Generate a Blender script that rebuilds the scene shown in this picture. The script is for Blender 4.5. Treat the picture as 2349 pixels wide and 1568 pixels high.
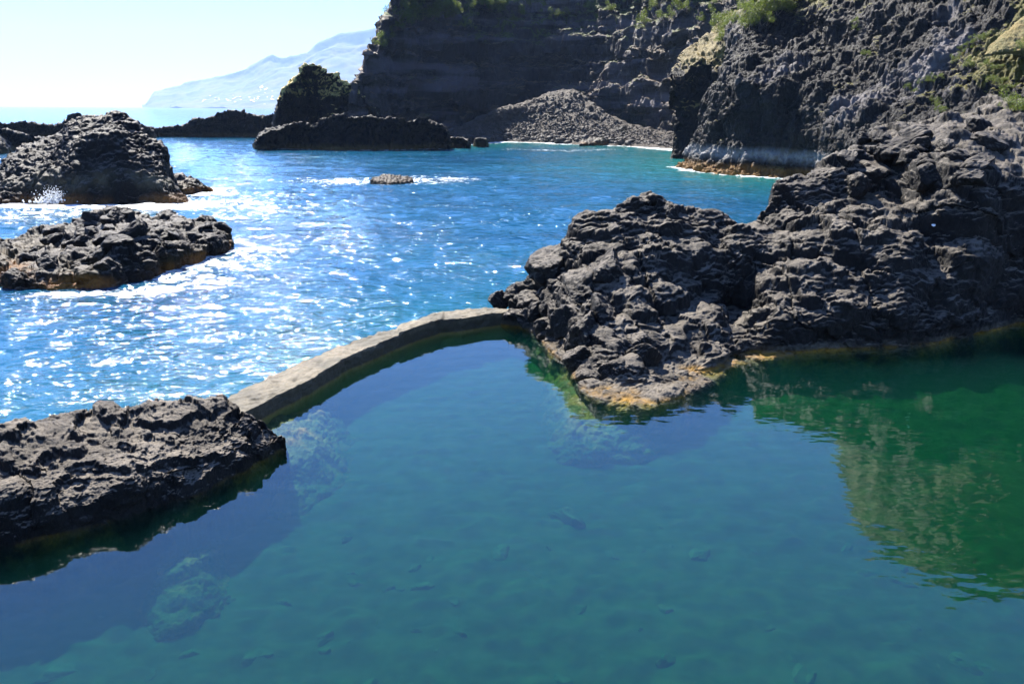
import bpy, math, random
import numpy as np
from mathutils import Matrix, Vector, Euler

for o in list(bpy.data.objects):
    bpy.data.objects.remove(o, do_unlink=True)
sc = bpy.context.scene
COL = sc.collection
R = math.radians

# ------------------------------------------------------------------ camera
CAM_H = 6.0
F_PX = 870.0 / 1024.0            # focal length / image width
PITCH, ROLL = 14.97, -0.33       # degrees
cam_d = bpy.data.cameras.new("camera")
cam = bpy.data.objects.new("camera", cam_d)
COL.objects.link(cam)
sc.camera = cam
cam_d.sensor_width = 36.0
cam_d.lens = 36.0 * F_PX
cam_d.clip_start = 0.1
cam_d.clip_end = 60000.0
cam_rot = Matrix.Rotation(R(90 - PITCH), 3, 'X') @ Matrix.Rotation(R(-ROLL), 3, 'Z')
cam.matrix_world = Matrix.Translation((0, 0, CAM_H)) @ cam_rot.to_4x4()
CR = np.array(cam_rot)

# ------------------------------------------------------------------ light
SUN_AZ, SUN_EL = -25.0, 47.5     # degrees, azimuth from +Y, clockwise positive
SKY = 0.053
w = bpy.data.worlds.new("World")
sc.world = w
w.use_nodes = True
wn = w.node_tree
bg = wn.nodes["Background"]
sky = wn.nodes.new("ShaderNodeTexSky")
sky.sky_type = 'NISHITA'
sky.sun_disc = False
sky.sun_elevation = R(SUN_EL)
sky.sun_rotation = R(SUN_AZ)
sky.air_density = 1.0
sky.dust_density = 0.1
sky.ozone_density = 6.0
tint = wn.nodes.new("ShaderNodeMix"); tint.data_type = 'RGBA'; tint.blend_type = 'MULTIPLY'
tint.inputs[0].default_value = 1.0; tint.inputs[7].default_value = (0.60, 0.90, 1.40, 1)
wn.links.new(sky.outputs[0], tint.inputs[6]); wn.links.new(tint.outputs[2], bg.inputs[0])
bg.inputs[1].default_value = SKY
sd = bpy.data.lights.new("sun", 'SUN')
sd.energy = 5.0
sd.angle = R(0.53)
sd.color = (1.0, 0.95, 0.87)
sun = bpy.data.objects.new("sun", sd)
COL.objects.link(sun)
sdir = Vector((math.sin(R(SUN_AZ)) * math.cos(R(SUN_EL)), math.cos(R(SUN_AZ)) * math.cos(R(SUN_EL)), math.sin(R(SUN_EL))))
sun.rotation_euler = sdir.to_track_quat('Z', 'Y').to_euler()
sun.location = sdir * 200
sc.view_settings.view_transform = 'Standard'
sc.view_settings.look = 'None'
sc.view_settings.exposure = 2.08
sc.view_settings.gamma = 1.0
cy = sc.cycles
cy.max_bounces = 6
cy.diffuse_bounces = 2
cy.glossy_bounces = 3
cy.transmission_bounces = 3
cy.volume_bounces = 1
cy.transparent_max_bounces = 12
cy.sample_clamp_indirect = 4.0
cy.caustics_reflective = False
cy.caustics_refractive = False
cy.use_denoising = True

# ------------------------------------------------------------------ pixel -> world helpers
# u, v are measured on the photograph scaled to 2348 x 1568
def ray(u, v):
    s = 1.0 / (2348.0 * F_PX)
    d = CR @ np.array([(u - 1174.0) * s, -(v - 784.0) * s, -1.0])
    return d

def G(u, v, z=0.0):
    d = ray(u, v)
    t = (z - CAM_H) / d[2]
    return np.array([d[0] * t, d[1] * t, z])

def Q(u, v, D):
    d = ray(u, v)
    t = D / d[1]                  # D is the distance straight ahead (along +Y)
    return np.array([d[0] * t, d[1] * t, CAM_H + d[2] * t])

# ------------------------------------------------------------------ noise
def _h(ix, iy, iz, s):
    n = (ix.astype(np.int64) * 374761393 + iy.astype(np.int64) * 668265263 + iz.astype(np.int64) * 2147483647 + s * 1274126177) & 0xFFFFFFFF
    n = ((n ^ (n >> 13)) * 1274126177) & 0xFFFFFFFF
    n = ((n ^ (n >> 16)) * 2246822519) & 0xFFFFFFFF
    n = n ^ (n >> 15)
    return n

def perlin(p, seed=0):
    i = np.floor(p).astype(np.int64)
    f = p - i
    w3 = f * f * f * (f * (f * 6 - 15) + 10)
    out = 0
    for dx in (0, 1):
        for dy in (0, 1):
            for dz in (0, 1):
                hsh = _h(i[..., 0] + dx, i[..., 1] + dy, i[..., 2] + dz, seed)
                gx = ((hsh & 1023) / 511.5 - 1); gy = (((hsh >> 10) & 1023) / 511.5 - 1); gz = (((hsh >> 20) & 1023) / 511.5 - 1)
                d = gx * (f[..., 0] - dx) + gy * (f[..., 1] - dy) + gz * (f[..., 2] - dz)
                wx = w3[..., 0] if dx else 1 - w3[..., 0]
                wy = w3[..., 1] if dy else 1 - w3[..., 1]
                wz = w3[..., 2] if dz else 1 - w3[..., 2]
                out = out + d * wx * wy * wz
    return out * 1.3

def fbm(p, octv=4, seed=0, kind='n'):
    a, s, out = 1.0, 1.0, 0
    for k in range(octv):
        n = perlin(p * s, seed + k * 7)
        if kind == 'b':
            n = np.abs(n) * 2 - 0.5
        elif kind == 'r':
            n = 0.5 - np.abs(n) * 2
        out = out + n * a
        a *= 0.5; s *= 2.03
    return out

def worley(p, seed=0):
    i = np.floor(p).astype(np.int64)
    f = p - i
    F1 = np.full(p.shape[:-1], 9.0); F2 = F1.copy(); ID = np.zeros(p.shape[:-1])
    for dx in (-1, 0, 1):
        for dy in (-1, 0, 1):
            for dz in (-1, 0, 1):
                hsh = _h(i[..., 0] + dx, i[..., 1] + dy, i[..., 2] + dz, seed)
                px = (hsh & 1023) / 1023.0 + dx - f[..., 0]
                py = ((hsh >> 10) & 1023) / 1023.0 + dy - f[..., 1]
                pz = ((hsh >> 20) & 1023) / 1023.0 + dz - f[..., 2]
                d = np.sqrt(px * px + py * py + pz * pz)
                cl = d < F1
                F2 = np.where(cl, F1, np.minimum(F2, d))
                ID = np.where(cl, (hsh >> 5) & 1023, ID)
                F1 = np.where(cl, d, F1)
    return F1, F2, ID / 1023.0

_FD = np.array([(1, .2, .1), (-.3, 1, .2), (.1, -.3, 1), (.62, .62, .45), (-.65, .5, .55), (.5, -.65, .55), (.6, .45, -.65)])
_FD = _FD / np.linalg.norm(_FD, axis=1, keepdims=True)
def facets(p, seed=0):
    """cells measured by the widest of a few fixed directions: flat sided chunks with sharp edges"""
    i = np.floor(p).astype(np.int64)
    f = p - i
    F1 = np.full(p.shape[:-1], 9.0); ID = np.zeros(p.shape[:-1])
    for dx in (-1, 0, 1):
        for dy in (-1, 0, 1):
            for dz in (-1, 0, 1):
                hsh = _h(i[..., 0] + dx, i[..., 1] + dy, i[..., 2] + dz, seed)
                v = np.stack([(hsh & 1023) / 1023.0 + dx - f[..., 0], ((hsh >> 10) & 1023) / 1023.0 + dy - f[..., 1], ((hsh >> 20) & 1023) / 1023.0 + dz - f[..., 2]], -1)
                k = ((hsh >> 3) & 1)[..., None]
                v = np.where(k == 0, v, v[..., [1, 0, 2]] * np.array([1, -1, 1]))
                d = np.abs(v @ _FD.T).max(-1)
                cl = d < F1
                ID = np.where(cl, (hsh >> 5) & 1023, ID)
                F1 = np.where(cl, d, F1)
    return F1, ID / 1023.0

def displace_amount(P, spec, seed=0):
    """spec: list of (kind, size in metres, amplitude, (stretch x,y,z))"""
    out = np.zeros(P.shape[:-1])
    Wp = P + 0.35 * np.stack([perlin(P * 0.7 + 11, seed + 91), perlin(P * 0.7 + 31, seed + 92), perlin(P * 0.7 + 51, seed + 93)], -1)
    for k, sp in enumerate(spec):
        kind, size, amp = sp[:3]
        st = np.array(sp[3]) if len(sp) > 3 else np.ones(3)
        q = Wp / size / st + k * 17.3
        if kind == 'n': out += amp * fbm(q, 3, seed + k)
        elif kind == 'b': out += amp * fbm(q, 4, seed + k, 'b')
        elif kind == 'r': out += amp * fbm(q, 4, seed + k, 'r')
        elif kind == 'w':
            F1, F2, I = worley(q, seed + k)
            out += amp * (0.75 - 1.25 * F1 + 0.5 * (I - 0.5))
        elif kind == 'f':
            F1, I = facets(q, seed + k)
            out += amp * (0.7 - 1.5 * F1 + 0.8 * (I - 0.5))
        elif kind == 'c':        # blocks split by cracks
            F1, F2, I = worley(q, seed + k)
            e = np.clip((F2 - F1) / 0.22, 0, 1)
            out += amp * (np.sqrt(e) - 0.8 + 0.7 * (I - 0.5))
    return out

# ------------------------------------------------------------------ mesh helpers
def mesh_obj(name, V, faces, mat, parent=None, smooth=True, loc=None):
    """V (n,3) array, faces (m,k) int array with k = 3 or 4"""
    V = np.asarray(V, dtype=np.float64)
    F = np.asarray(faces, dtype=np.int32)
    me = bpy.data.meshes.new(name)
    if loc is not None:
        V = V - np.asarray(loc)
    me.vertices.add(len(V)); me.vertices.foreach_set("co", V.astype(np.float32).ravel())
    k = F.shape[1]
    me.loops.add(F.size); me.loops.foreach_set("vertex_index", F.ravel())
    me.polygons.add(len(F))
    me.polygons.foreach_set("loop_start", np.arange(0, F.size, k, dtype=np.int32))
    me.polygons.foreach_set("loop_total", np.full(len(F), k, dtype=np.int32))
    me.polygons.foreach_set("use_smooth", np.full(len(F), smooth, dtype=bool))
    me.update(calc_edges=True)
    if mat is not None: me.materials.append(mat)
    o = bpy.data.objects.new(name, me)
    COL.objects.link(o)
    if loc is not None: o.location = [float(c) for c in loc]
    if parent is not None: o.parent = parent
    return o

def grid_faces(nv, nu):
    i = np.arange(nv * nu).reshape(nv, nu)
    return np.stack([i[:-1, :-1], i[:-1, 1:], i[1:, 1:], i[1:, :-1]], -1).reshape(-1, 4)

def tag(o, label=None, cat=None, group=None, kind=None):
    if label: o['label'] = label
    if cat: o['category'] = cat
    if group: o['group'] = group
    if kind: o['kind'] = kind
    return o

def catmull(A, n, axis):
    A = np.moveaxis(np.asarray(A, float), axis, 0)
    m = len(A)
    t = np.linspace(0, m - 1, n)
    i = np.clip(np.floor(t).astype(int), 0, m - 2)
    f = (t - i).reshape((-1,) + (1,) * (A.ndim - 1))
    g = lambda j: A[np.clip(j, 0, m - 1)]
    p0, p1, p2, p3 = g(i - 1), g(i), g(i + 1), g(i + 2)
    r = 0.5 * ((2 * p1) + (p2 - p0) * f + (2 * p0 - 5 * p1 + 4 * p2 - p3) * f * f + (3 * p1 - p0 - 3 * p2 + p3) * f ** 3)
    return np.moveaxis(r, 0, axis)

def normals(P):
    du = np.gradient(P, axis=1); dv = np.gradient(P, axis=0)
    n = np.cross(du, dv)
    n /= np.linalg.norm(n, axis=-1, keepdims=True) + 1e-9
    return n

SURF = []
def surface_tree(surfs, step=2):
    """BVH of the terrain built so far, to stand plants and houses on it"""
    from mathutils.bvhtree import BVHTree
    V, F, n = [], [], 0
    for P in surfs:
        q = P[::step, ::step]
        f = grid_faces(*q.shape[:2]) + n
        V.append(q.reshape(-1, 3)); F.append(f); n += q.shape[0] * q.shape[1]
    return BVHTree.FromPolygons(np.concatenate(V).tolist(), np.concatenate(F).tolist())

def terrace(P, steps, seed):
    """ledges: treads that face the sky and steep risers below them"""
    P = P.copy()
    for k, (h, st, ns, na) in enumerate(steps):
        z = P[..., 2]
        nz = na * fbm(P / ns + 7.7 * k, 3, seed + 60 + k) + 0.4 * h * perlin(P / (ns * .3) + 3.1, seed + 70 + k)
        t = (z + nz) / h
        fl = np.floor(t); fr = t - fl
        s_ = np.clip((fr - .5) / .30 + .5, 0, 1); s_ = s_ * s_ * (3 - 2 * s_)
        zn = (fl + s_) * h - nz
        m = np.clip((z + .05) / .3, 0, 1) * st
        P[..., 2] = z + (zn - z) * m
    return P

def patch(name, rows, nu, nv, spec, mat, seed=0, steps=None, zfade=None, label=None, cat=None, group=None, kind=None, second=None, warpz=1.0):
    """rows: control rows front to back, each a list of world points left to right."""
    A = np.array(rows, float)                      # (nr, nc, 3)
    P = catmull(catmull(A, nu, 1), nv, 0)
    N = normals(P)
    d = displace_amount(P, spec, seed)
    if zfade is not None:                          # calm the relief under water
        k = np.clip((P[..., 2] - zfade[0]) / (zfade[1] - zfade[0]), 0, 1)
        d = d * (0.35 + 0.65 * k)
    P2 = P + N * d[..., None]
    if steps: P2 = terrace(P2, steps, seed)
    if second:
        N2 = normals(P2)
        P2 = P2 + N2 * displace_amount(P2, second, seed + 50)[..., None]
    loc = P2.reshape(-1, 3).mean(0)
    SURF.append(P2)
    o = mesh_obj(name, P2.reshape(-1, 3), grid_faces(nv, nu), mat, loc=loc)
    tag(o, label, cat, group, kind)
    return o, P2

def rock_rows(base, crest, hf=(0, .10, .32, .62, 1), zf=(0, .34, .62, .85, 1), skirt=(0.5, 1.2), back=3.0, backdrop=-1.2, ends=True):
    """base: waterline points (u,v) ; crest: (u,v,D) ; both resampled to the same count"""
    b = np.array([G(*p) if len(p) == 2 else Q(*p) for p in base]); c = np.array([Q(*p) for p in crest])
    n = max(len(b), len(c)) * 2
    def res(a):
        s = np.r_[0, np.cumsum(np.linalg.norm(np.diff(a[:, :2], axis=0), axis=1))]
        t = np.linspace(0, s[-1], n)
        return np.stack([np.interp(t, s, a[:, k]) for k in range(3)], -1)
    b, c = res(b), res(c)
    away = b.copy(); away[:, 2] = 0
    away /= np.linalg.norm(away, axis=1, keepdims=True)
    rows = [b - away * skirt[0] + np.array([0, 0, -skirt[1]])]
    for h, z in zip(hf, zf):
        p = b + (c - b) * h
        p[:, 2] = b[:, 2] + (c[:, 2] - b[:, 2]) * z
        rows.append(p)
    for k, (q, zz) in enumerate(((.35, .82), (.75, .4), (1.0, 0))):
        p = c + away * back * q
        p[:, 2] = backdrop + (c[:, 2] - backdrop) * zz
        rows.append(p)
    if ends:                                       # close both ends below the water
        A = np.array(rows)
        out = []
        for e, i in ((0, 1), (-1, -2)):
            mid = 0.5 * (b[e] + c[e])
            d = A[1:6, e].mean(0) - A[1:6, i].mean(0); d[2] = 0
            d /= np.linalg.norm(d) + 1e-9
            hgt = max(c[e][2], 0.3)
            q1 = A[:, e] + (mid - A[:, e]) * .35 + d * .35 * hgt; q1[:, 2] = np.minimum(A[:, e, 2], A[:, e, 2] * .35)
            q2 = A[:, e] + (mid - A[:, e]) * .7 + d * .8 * hgt; q2[:, 2] = -1.0
            out.append((q1, q2))
        A = np.concatenate([out[0][1][:, None], out[0][0][:, None], A, out[1][0][:, None], out[1][1][:, None]], 1)
        rows = list(A)
    return rows

# ------------------------------------------------------------------ materials
def new_mat(name):
    m = bpy.data.materials.new(name)
    m.use_nodes = True
    nt = m.node_tree
    return m, nt, nt.nodes["Principled BSDF"]

def N(nt, t, **kw):
    n = nt.nodes.new(t)
    for k, v in kw.items():
        if k in n.inputs: n.inputs[k].default_value = v
        else: setattr(n, k, v)
    return n

def ramp(nt, src, stops, interp='LINEAR'):
    r = nt.nodes.new("ShaderNodeValToRGB")
    r.color_ramp.interpolation = interp
    el = r.color_ramp.elements
    while len(el) > 1: el.remove(el[-1])
    el[0].position = stops[0][0]; el[0].color = tuple(stops[0][1]) + (1,) if not isinstance(stops[0][1], float) else (stops[0][1],) * 3 + (1,)
    for p, c in stops[1:]:
        e = el.new(p)
        e.color = (c,) * 3 + (1,) if isinstance(c, float) else tuple(c) + (1,)
    nt.links.new(src, r.inputs[0])
    return r.outputs[0]

def mix(nt, fac, a, b, blend='MIX'):
    m = nt.nodes.new("ShaderNodeMix"); m.data_type = 'RGBA'; m.blend_type = blend
    for s, v in ((m.inputs[0], fac), (m.inputs[6], a), (m.inputs[7], b)):
        if isinstance(v, (int, float)): s.default_value = v
        elif isinstance(v, tuple): s.default_value = v + (1,)
        else: nt.links.new(v, s)
    return m.outputs[2]

def math_n(nt, op, a, b=None, c=None, clamp=False):
    m = nt.nodes.new("ShaderNodeMath"); m.operation = op; m.use_clamp = clamp
    for s, v in zip(m.inputs, (a, b, c)):
        if v is None: continue
        if isinstance(v, (int, float)): s.default_value = v
        else: nt.links.new(v, s)
    return m.outputs[0]

def noise(nt, vec, scale, detail=5, rough=0.55, dist=0.0):
    n = N(nt, "ShaderNodeTexNoise", Scale=scale, Detail=detail, Roughness=rough, Distortion=dist)
    nt.links.new(vec, n.inputs["Vector"])
    return n.outputs[0]

ALB = 0.13
def rock_mat(name, c_lo, c_hi, tex=1.0, bump=0.6, bump_dist=0.06, tide=None, tops=None, streak=None, rough=0.52, veg=None, patchy=0):
    """tide: list of (z0, z1, colour, strength) bands in world height ; tops: (colour, amount) on upward faces"""
    m, nt, b = new_mat(name)
    L = nt.links.new
    c_lo = tuple(c * ALB for c in c_lo); c_hi = tuple(c * ALB for c in c_hi)
    geo = nt.nodes.new("ShaderNodeNewGeometry")
    pos = geo.outputs["Position"]
    n1 = noise(nt, pos, 0.9 * tex, 7, 0.62)
    n2 = noise(nt, pos, 9 * tex, 5, 0.65)
    col = mix(nt, ramp(nt, n1, [(0.34, 0.0), (0.66, 1.0)]), c_lo, c_hi)
    sp = ramp(nt, n2, [(0.3, 0.62), (0.7, 1.3)])
    col = mix(nt, 1.0, col, sp, 'MULTIPLY')
    sx = nt.nodes.new("ShaderNodeSeparateXYZ"); L(pos, sx.inputs[0])
    sn = nt.nodes.new("ShaderNodeSeparateXYZ"); L(geo.outputs["Normal"], sn.inputs[0])
    wob = noise(nt, pos, 0.8 * tex, 4, 0.6)
    if streak:
        mp = N(nt, "ShaderNodeMapping"); L(pos, mp.inputs[0]); mp.inputs["Scale"].default_value = streak[1]
        s = noise(nt, mp.outputs[0], 1.0, 5, 0.6)
        col = mix(nt, math_n(nt, 'MULTIPLY', ramp(nt, s, [(streak[2], 0.0), (streak[2] + .1, 1.0)]), streak[3]), col, streak[0])
    if tops:  # colour on upward faces; on the basalts it stands in for sunlight
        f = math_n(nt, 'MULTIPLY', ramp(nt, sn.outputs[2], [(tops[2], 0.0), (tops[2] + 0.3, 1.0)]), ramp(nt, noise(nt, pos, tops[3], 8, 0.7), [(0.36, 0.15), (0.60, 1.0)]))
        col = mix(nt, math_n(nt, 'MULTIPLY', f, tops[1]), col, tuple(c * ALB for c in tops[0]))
    if veg:  # (colour a, colour b, z threshold, span, noise scale, bias)
        zz = math_n(nt, 'DIVIDE', math_n(nt, 'SUBTRACT', sx.outputs[2], veg[2]), veg[3], clamp=True)
        nv_ = noise(nt, pos, veg[4], 6, 0.7)
        s = math_n(nt, 'ADD', math_n(nt, 'ADD', nv_, math_n(nt, 'MULTIPLY', zz, 0.28)), math_n(nt, 'MULTIPLY', sn.outputs[2], 0.28))
        if len(veg) > 6:             # grass grows thickest round one place
            vd = N(nt, "ShaderNodeVectorMath", operation='DISTANCE'); L(pos, vd.inputs[0]); vd.inputs[1].default_value = veg[6]
            mr = N(nt, "ShaderNodeMapRange"); L(vd.outputs["Value"], mr.inputs[0]); mr.inputs[1].default_value = veg[7]; mr.inputs[2].default_value = 0; mr.inputs[4].default_value = .75
            s = math_n(nt, 'ADD', s, mr.outputs[0])
        f = ramp(nt, s, [(veg[5], 0.0), (veg[5] + 0.07, 1.0)])
        vc = mix(nt, noise(nt, pos, veg[4] * 5, 4, 0.7), veg[0], veg[1])
        vc = mix(nt, 1.0, vc, ramp(nt, n2, [(0.3, 0.5), (0.7, 1.4)]), 'MULTIPLY')
        col = mix(nt, f, col, vc)
    if tide:
        zz = math_n(nt, 'ADD', sx.outputs[2], math_n(nt, 'MULTIPLY', math_n(nt, 'SUBTRACT', wob, 0.5), tide[0]))
        for (z0, z1, soft, c, st) in tide[1]:
            a = N(nt, "ShaderNodeMapRange"); L(zz, a.inputs[0]); a.inputs[1].default_value = z0 - soft; a.inputs[2].default_value = z0 + soft
            d = N(nt, "ShaderNodeMapRange"); L(zz, d.inputs[0]); d.inputs[1].default_value = z1 + soft; d.inputs[2].default_value = z1 - soft
            f = math_n(nt, 'MULTIPLY', math_n(nt, 'MULTIPLY', a.outputs[0], d.outputs[0]), st)
            f = math_n(nt, 'MULTIPLY', f, ramp(nt, n2, [(0.25, 0.35), (0.55, 1.0)]))
            if patchy:
                f = math_n(nt, 'MULTIPLY', f, ramp(nt, noise(nt, pos, patchy, 5, 0.65), [(0.44, 0.06), (0.58, 1.0)]))
            col = mix(nt, f, col, c)
    col = mix(nt, 1.0, col, (1.06, 1.0, 0.92), 'MULTIPLY')
    L(col, b.inputs["Base Color"])
    b.inputs["Roughness"].default_value = rough
    b.inputs["Specular IOR Level"].default_value = 0.07
    h = math_n(nt, 'ADD', noise(nt, pos, 5 * tex, 8, 0.7), math_n(nt, 'MULTIPLY', noise(nt, pos, 24 * tex, 5, 0.7), 0.35))
    vo = N(nt, "ShaderNodeTexVoronoi", Scale=3.2 * tex); L(pos, vo.inputs["Vector"])
    h = math_n(nt, 'SUBTRACT', h, math_n(nt, 'MULTIPLY', vo.outputs["Distance"], 0.3))
    bp = N(nt, "ShaderNodeBump", Strength=bump, Distance=bump_dist)
    L(h, bp.inputs["Height"]); L(bp.outputs[0], b.inputs["Normal"])
    return m

DK, LT = (0.030, 0.030, 0.032), (0.085, 0.080, 0.078)
GOLD = (0.30, 0.17, 0.025)
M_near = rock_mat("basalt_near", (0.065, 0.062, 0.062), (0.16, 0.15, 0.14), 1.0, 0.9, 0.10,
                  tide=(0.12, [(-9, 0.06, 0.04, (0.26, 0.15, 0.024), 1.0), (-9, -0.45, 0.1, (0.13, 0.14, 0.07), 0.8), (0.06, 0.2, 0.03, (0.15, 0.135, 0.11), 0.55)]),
                  tops=((1.25, 1.14, 0.98), 0.8, 0.50, 1.6), patchy=.5)  # tops: weathered tone lightened to paint sunlight on upward faces
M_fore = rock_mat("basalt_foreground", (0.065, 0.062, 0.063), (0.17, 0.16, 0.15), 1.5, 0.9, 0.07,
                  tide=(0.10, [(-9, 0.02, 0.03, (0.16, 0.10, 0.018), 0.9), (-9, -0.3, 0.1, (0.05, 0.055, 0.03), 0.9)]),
                  tops=((1.45, 1.30, 1.10), 0.85, 0.52, 0.9), patchy=.8)  # tops: pale colour paints sunlit upward faces against dark steep ones
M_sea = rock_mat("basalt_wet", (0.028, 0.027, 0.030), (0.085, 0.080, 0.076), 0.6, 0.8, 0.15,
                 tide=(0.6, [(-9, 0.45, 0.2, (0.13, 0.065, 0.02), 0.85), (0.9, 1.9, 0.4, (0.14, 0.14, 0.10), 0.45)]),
                 tops=((0.95, 0.88, 0.80), 0.7, 0.55, 0.8), patchy=.3)  # tops: lighter upward faces, sunlight put into the colour
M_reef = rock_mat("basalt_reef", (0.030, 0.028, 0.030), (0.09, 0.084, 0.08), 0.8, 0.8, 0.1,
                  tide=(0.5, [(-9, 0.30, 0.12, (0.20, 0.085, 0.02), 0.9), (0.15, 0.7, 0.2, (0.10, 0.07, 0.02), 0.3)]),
                  tops=((1.1, 1.02, 0.92), 0.7, 0.58, 1.2), patchy=.35)  # tops: upward faces painted paler to look sunlit
M_dist = rock_mat("basalt_distant", (0.022, 0.022, 0.025), (0.060, 0.055, 0.052), 0.25, 0.8, 0.4,
                  tide=(1.0, [(-9, 0.5, 0.3, (0.10, 0.07, 0.02), 0.6)]))
M_islet = rock_mat("brown_weedy_rock", (0.10, 0.07, 0.05), (0.24, 0.15, 0.09), 0.8, 0.8, 0.1)
M_stack = rock_mat("basalt_grassy_stack", (0.030, 0.028, 0.030), (0.075, 0.07, 0.068), 0.25, 0.8, 0.4,
                   veg=((0.62, 0.48, 0.20), (0.22, 0.22, 0.06), 7.0, 1.5, 0.5, 0.72))
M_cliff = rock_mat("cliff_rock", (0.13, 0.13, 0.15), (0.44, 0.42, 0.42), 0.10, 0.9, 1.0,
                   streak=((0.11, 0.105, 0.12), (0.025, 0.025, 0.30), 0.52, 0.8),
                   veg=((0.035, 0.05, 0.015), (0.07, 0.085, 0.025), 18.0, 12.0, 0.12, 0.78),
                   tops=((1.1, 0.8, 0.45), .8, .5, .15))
M_col = rock_mat("columnar_lava", (0.055, 0.055, 0.058), (0.21, 0.20, 0.195), 0.35, 0.9, 0.3,
                 streak=((0.26, 0.25, 0.27), (0.05, 0.14, 0.10), 0.58, 0.45),
                 tide=(0.7, [(-9, 0.75, 0.2, (0.16, 0.085, 0.02), 0.9), (1.3, 2.3, 0.35, (0.26, 0.27, 0.28), 0.8)]),
                 veg=((0.12, 0.092, 0.028), (0.045, 0.065, 0.014), 14.0, 6.0, 0.22, 0.80, tuple(Q(2400, 70, 64)), 8.0))

def simple_mat(name, a, b, scale, rough=0.8, bump=0.4, dist=0.03, detail=6, lo=.35, hi=.65, sub=0.0):
    m, nt, bs = new_mat(name)
    geo = nt.nodes.new("ShaderNodeNewGeometry")
    pos = geo.outputs["Position"]
    f = noise(nt, pos, scale, detail, 0.6)
    nt.links.new(mix(nt, ramp(nt, f, [(lo, 0.0), (hi, 1.0)]), a, b), bs.inputs["Base Color"])
    bs.inputs["Roughness"].default_value = rough
    if bump:
        bp = N(nt, "ShaderNodeBump", Strength=bump, Distance=dist)
        nt.links.new(noise(nt, pos, scale * 4, 6, 0.65), bp.inputs["Height"])
        nt.links.new(bp.outputs[0], bs.inputs["Normal"])
    return m

# ------------------------------------------------------------------ sea water material
def sea_mat():
    m, nt, b = new_mat("sea_water")
    L = nt.links.new
    geo = nt.nodes.new("ShaderNodeNewGeometry")
    pos = geo.outputs["Position"]
    at = N(nt, "ShaderNodeAttribute", attribute_name="foam")
    sh = N(nt, "ShaderNodeAttribute", attribute_name="shallow")
    deep = mix(nt, ramp(nt, noise(nt, pos, 0.05, 3), [(0.35, 0.0), (0.65, 1.0)]), (0.004, 0.043, 0.088), (0.005, 0.060, 0.105))
    col = mix(nt, sh.outputs["Fac"], deep, (0.012, 0.10, 0.095))
    fn = math_n(nt, 'ADD', noise(nt, pos, 2.2, 7, 0.72, 0.6), math_n(nt, 'MULTIPLY', noise(nt, pos, 0.5, 3, 0.5), 0.35))
    f = math_n(nt, 'ADD', at.outputs["Fac"], math_n(nt, 'MULTIPLY', math_n(nt, 'SUBTRACT', fn, 0.68), 2.6))
    f = ramp(nt, f, [(0.45, 0.0), (0.80, 1.0)])
    L(mix(nt, f, col, (0.62, 0.64, 0.64)), b.inputs["Base Color"])
    L(ramp(nt, f, [(0.0, 0.055), (1.0, 0.7)]), b.inputs["Roughness"])
    b.inputs["IOR"].default_value = 1.33
    mp = N(nt, "ShaderNodeMapping"); L(pos, mp.inputs[0])
    mp.inputs["Scale"].default_value = (0.75, 1.0, 1.0)
    mp.inputs["Rotation"].default_value = (0, 0, R(12))
    mv = mp.outputs[0]
    h = math_n(nt, 'ADD', math_n(nt, 'MULTIPLY', noise(nt, mv, 1.3, 2, 0.5, 0.4), 1.0), math_n(nt, 'MULTIPLY', noise(nt, mv, 4.2, 3, 0.55, 0.5), 0.30))
    bp = N(nt, "ShaderNodeBump", Strength=1.0, Distance=0.33)
    h = math_n(nt, 'MULTIPLY', h, ramp(nt, noise(nt, mv, 0.16, 4, 0.6), [(0.35, 0.45), (0.62, 1.2)]))
    so = nt.nodes.new("ShaderNodeSeparateXYZ"); L(pos, so.inputs[0])    # the bay is calmer behind the reefs
    cm = N(nt, "ShaderNodeMapRange"); L(so.outputs[1], cm.inputs[0]); cm.inputs[1].default_value = 28; cm.inputs[2].default_value = 80; cm.inputs[3].default_value = 1.0; cm.inputs[4].default_value = .62
    h = math_n(nt, 'MULTIPLY', h, cm.outputs[0])
    L(h, bp.inputs["Height"]); L(bp.outputs[0], b.inputs["Normal"])
    return m
M_water = sea_mat()

# ------------------------------------------------------------------ pool outline (world, metres)
WALL_POOL = [(545, 948), (590, 928), (650, 897), (720, 863), (800, 817), (880, 783), (912, 771), (960, 752), (1010, 737), (1060, 733), (1110, 724), (1165, 718)]
WALL_SEA = [(498, 925), (530, 898), (590, 870), (690, 825), (780, 790), (850, 764), (892, 754), (945, 737), (990, 722), (1045, 711), (1110, 705), (1180, 708)]
WZ = 0.36
def resample(a, n):
    a = np.array(a, float)
    s = np.r_[0, np.cumsum(np.linalg.norm(np.diff(a, axis=0), axis=1))]
    t = np.linspace(0, s[-1], n)
    return np.stack([np.interp(t, s, a[:, k]) for k in range(a.shape[1])], -1)
wp = np.array([G(u, v, WZ) for u, v in WALL_POOL]); ws = np.array([G(u, v, WZ) for u, v in WALL_SEA])
wp_r, ws_r = resample(wp, 40), resample(ws, 40)
wall_mid = 0.5 * (wp_r + ws_r)
POOL = [tuple(G(u, v)[:2]) for u, v in [(-200, 1120), (0, 1075), (150, 1030), (300, 1010), (430, 990), (520, 965)]]
POOL += [tuple(p[:2]) for p in wall_mid[2:-1]]
POOL += [tuple(G(u, v)[:2]) for u, v in [(1230, 700), (1400, 690), (1500, 700), (1700, 700), (1900, 700), (2200, 690), (2450, 680)]]
POOL += [(26, 20), (24, 2), (20, -4), (-16, -4), (-16, 6)]
POOL = np.array(POOL)

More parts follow.
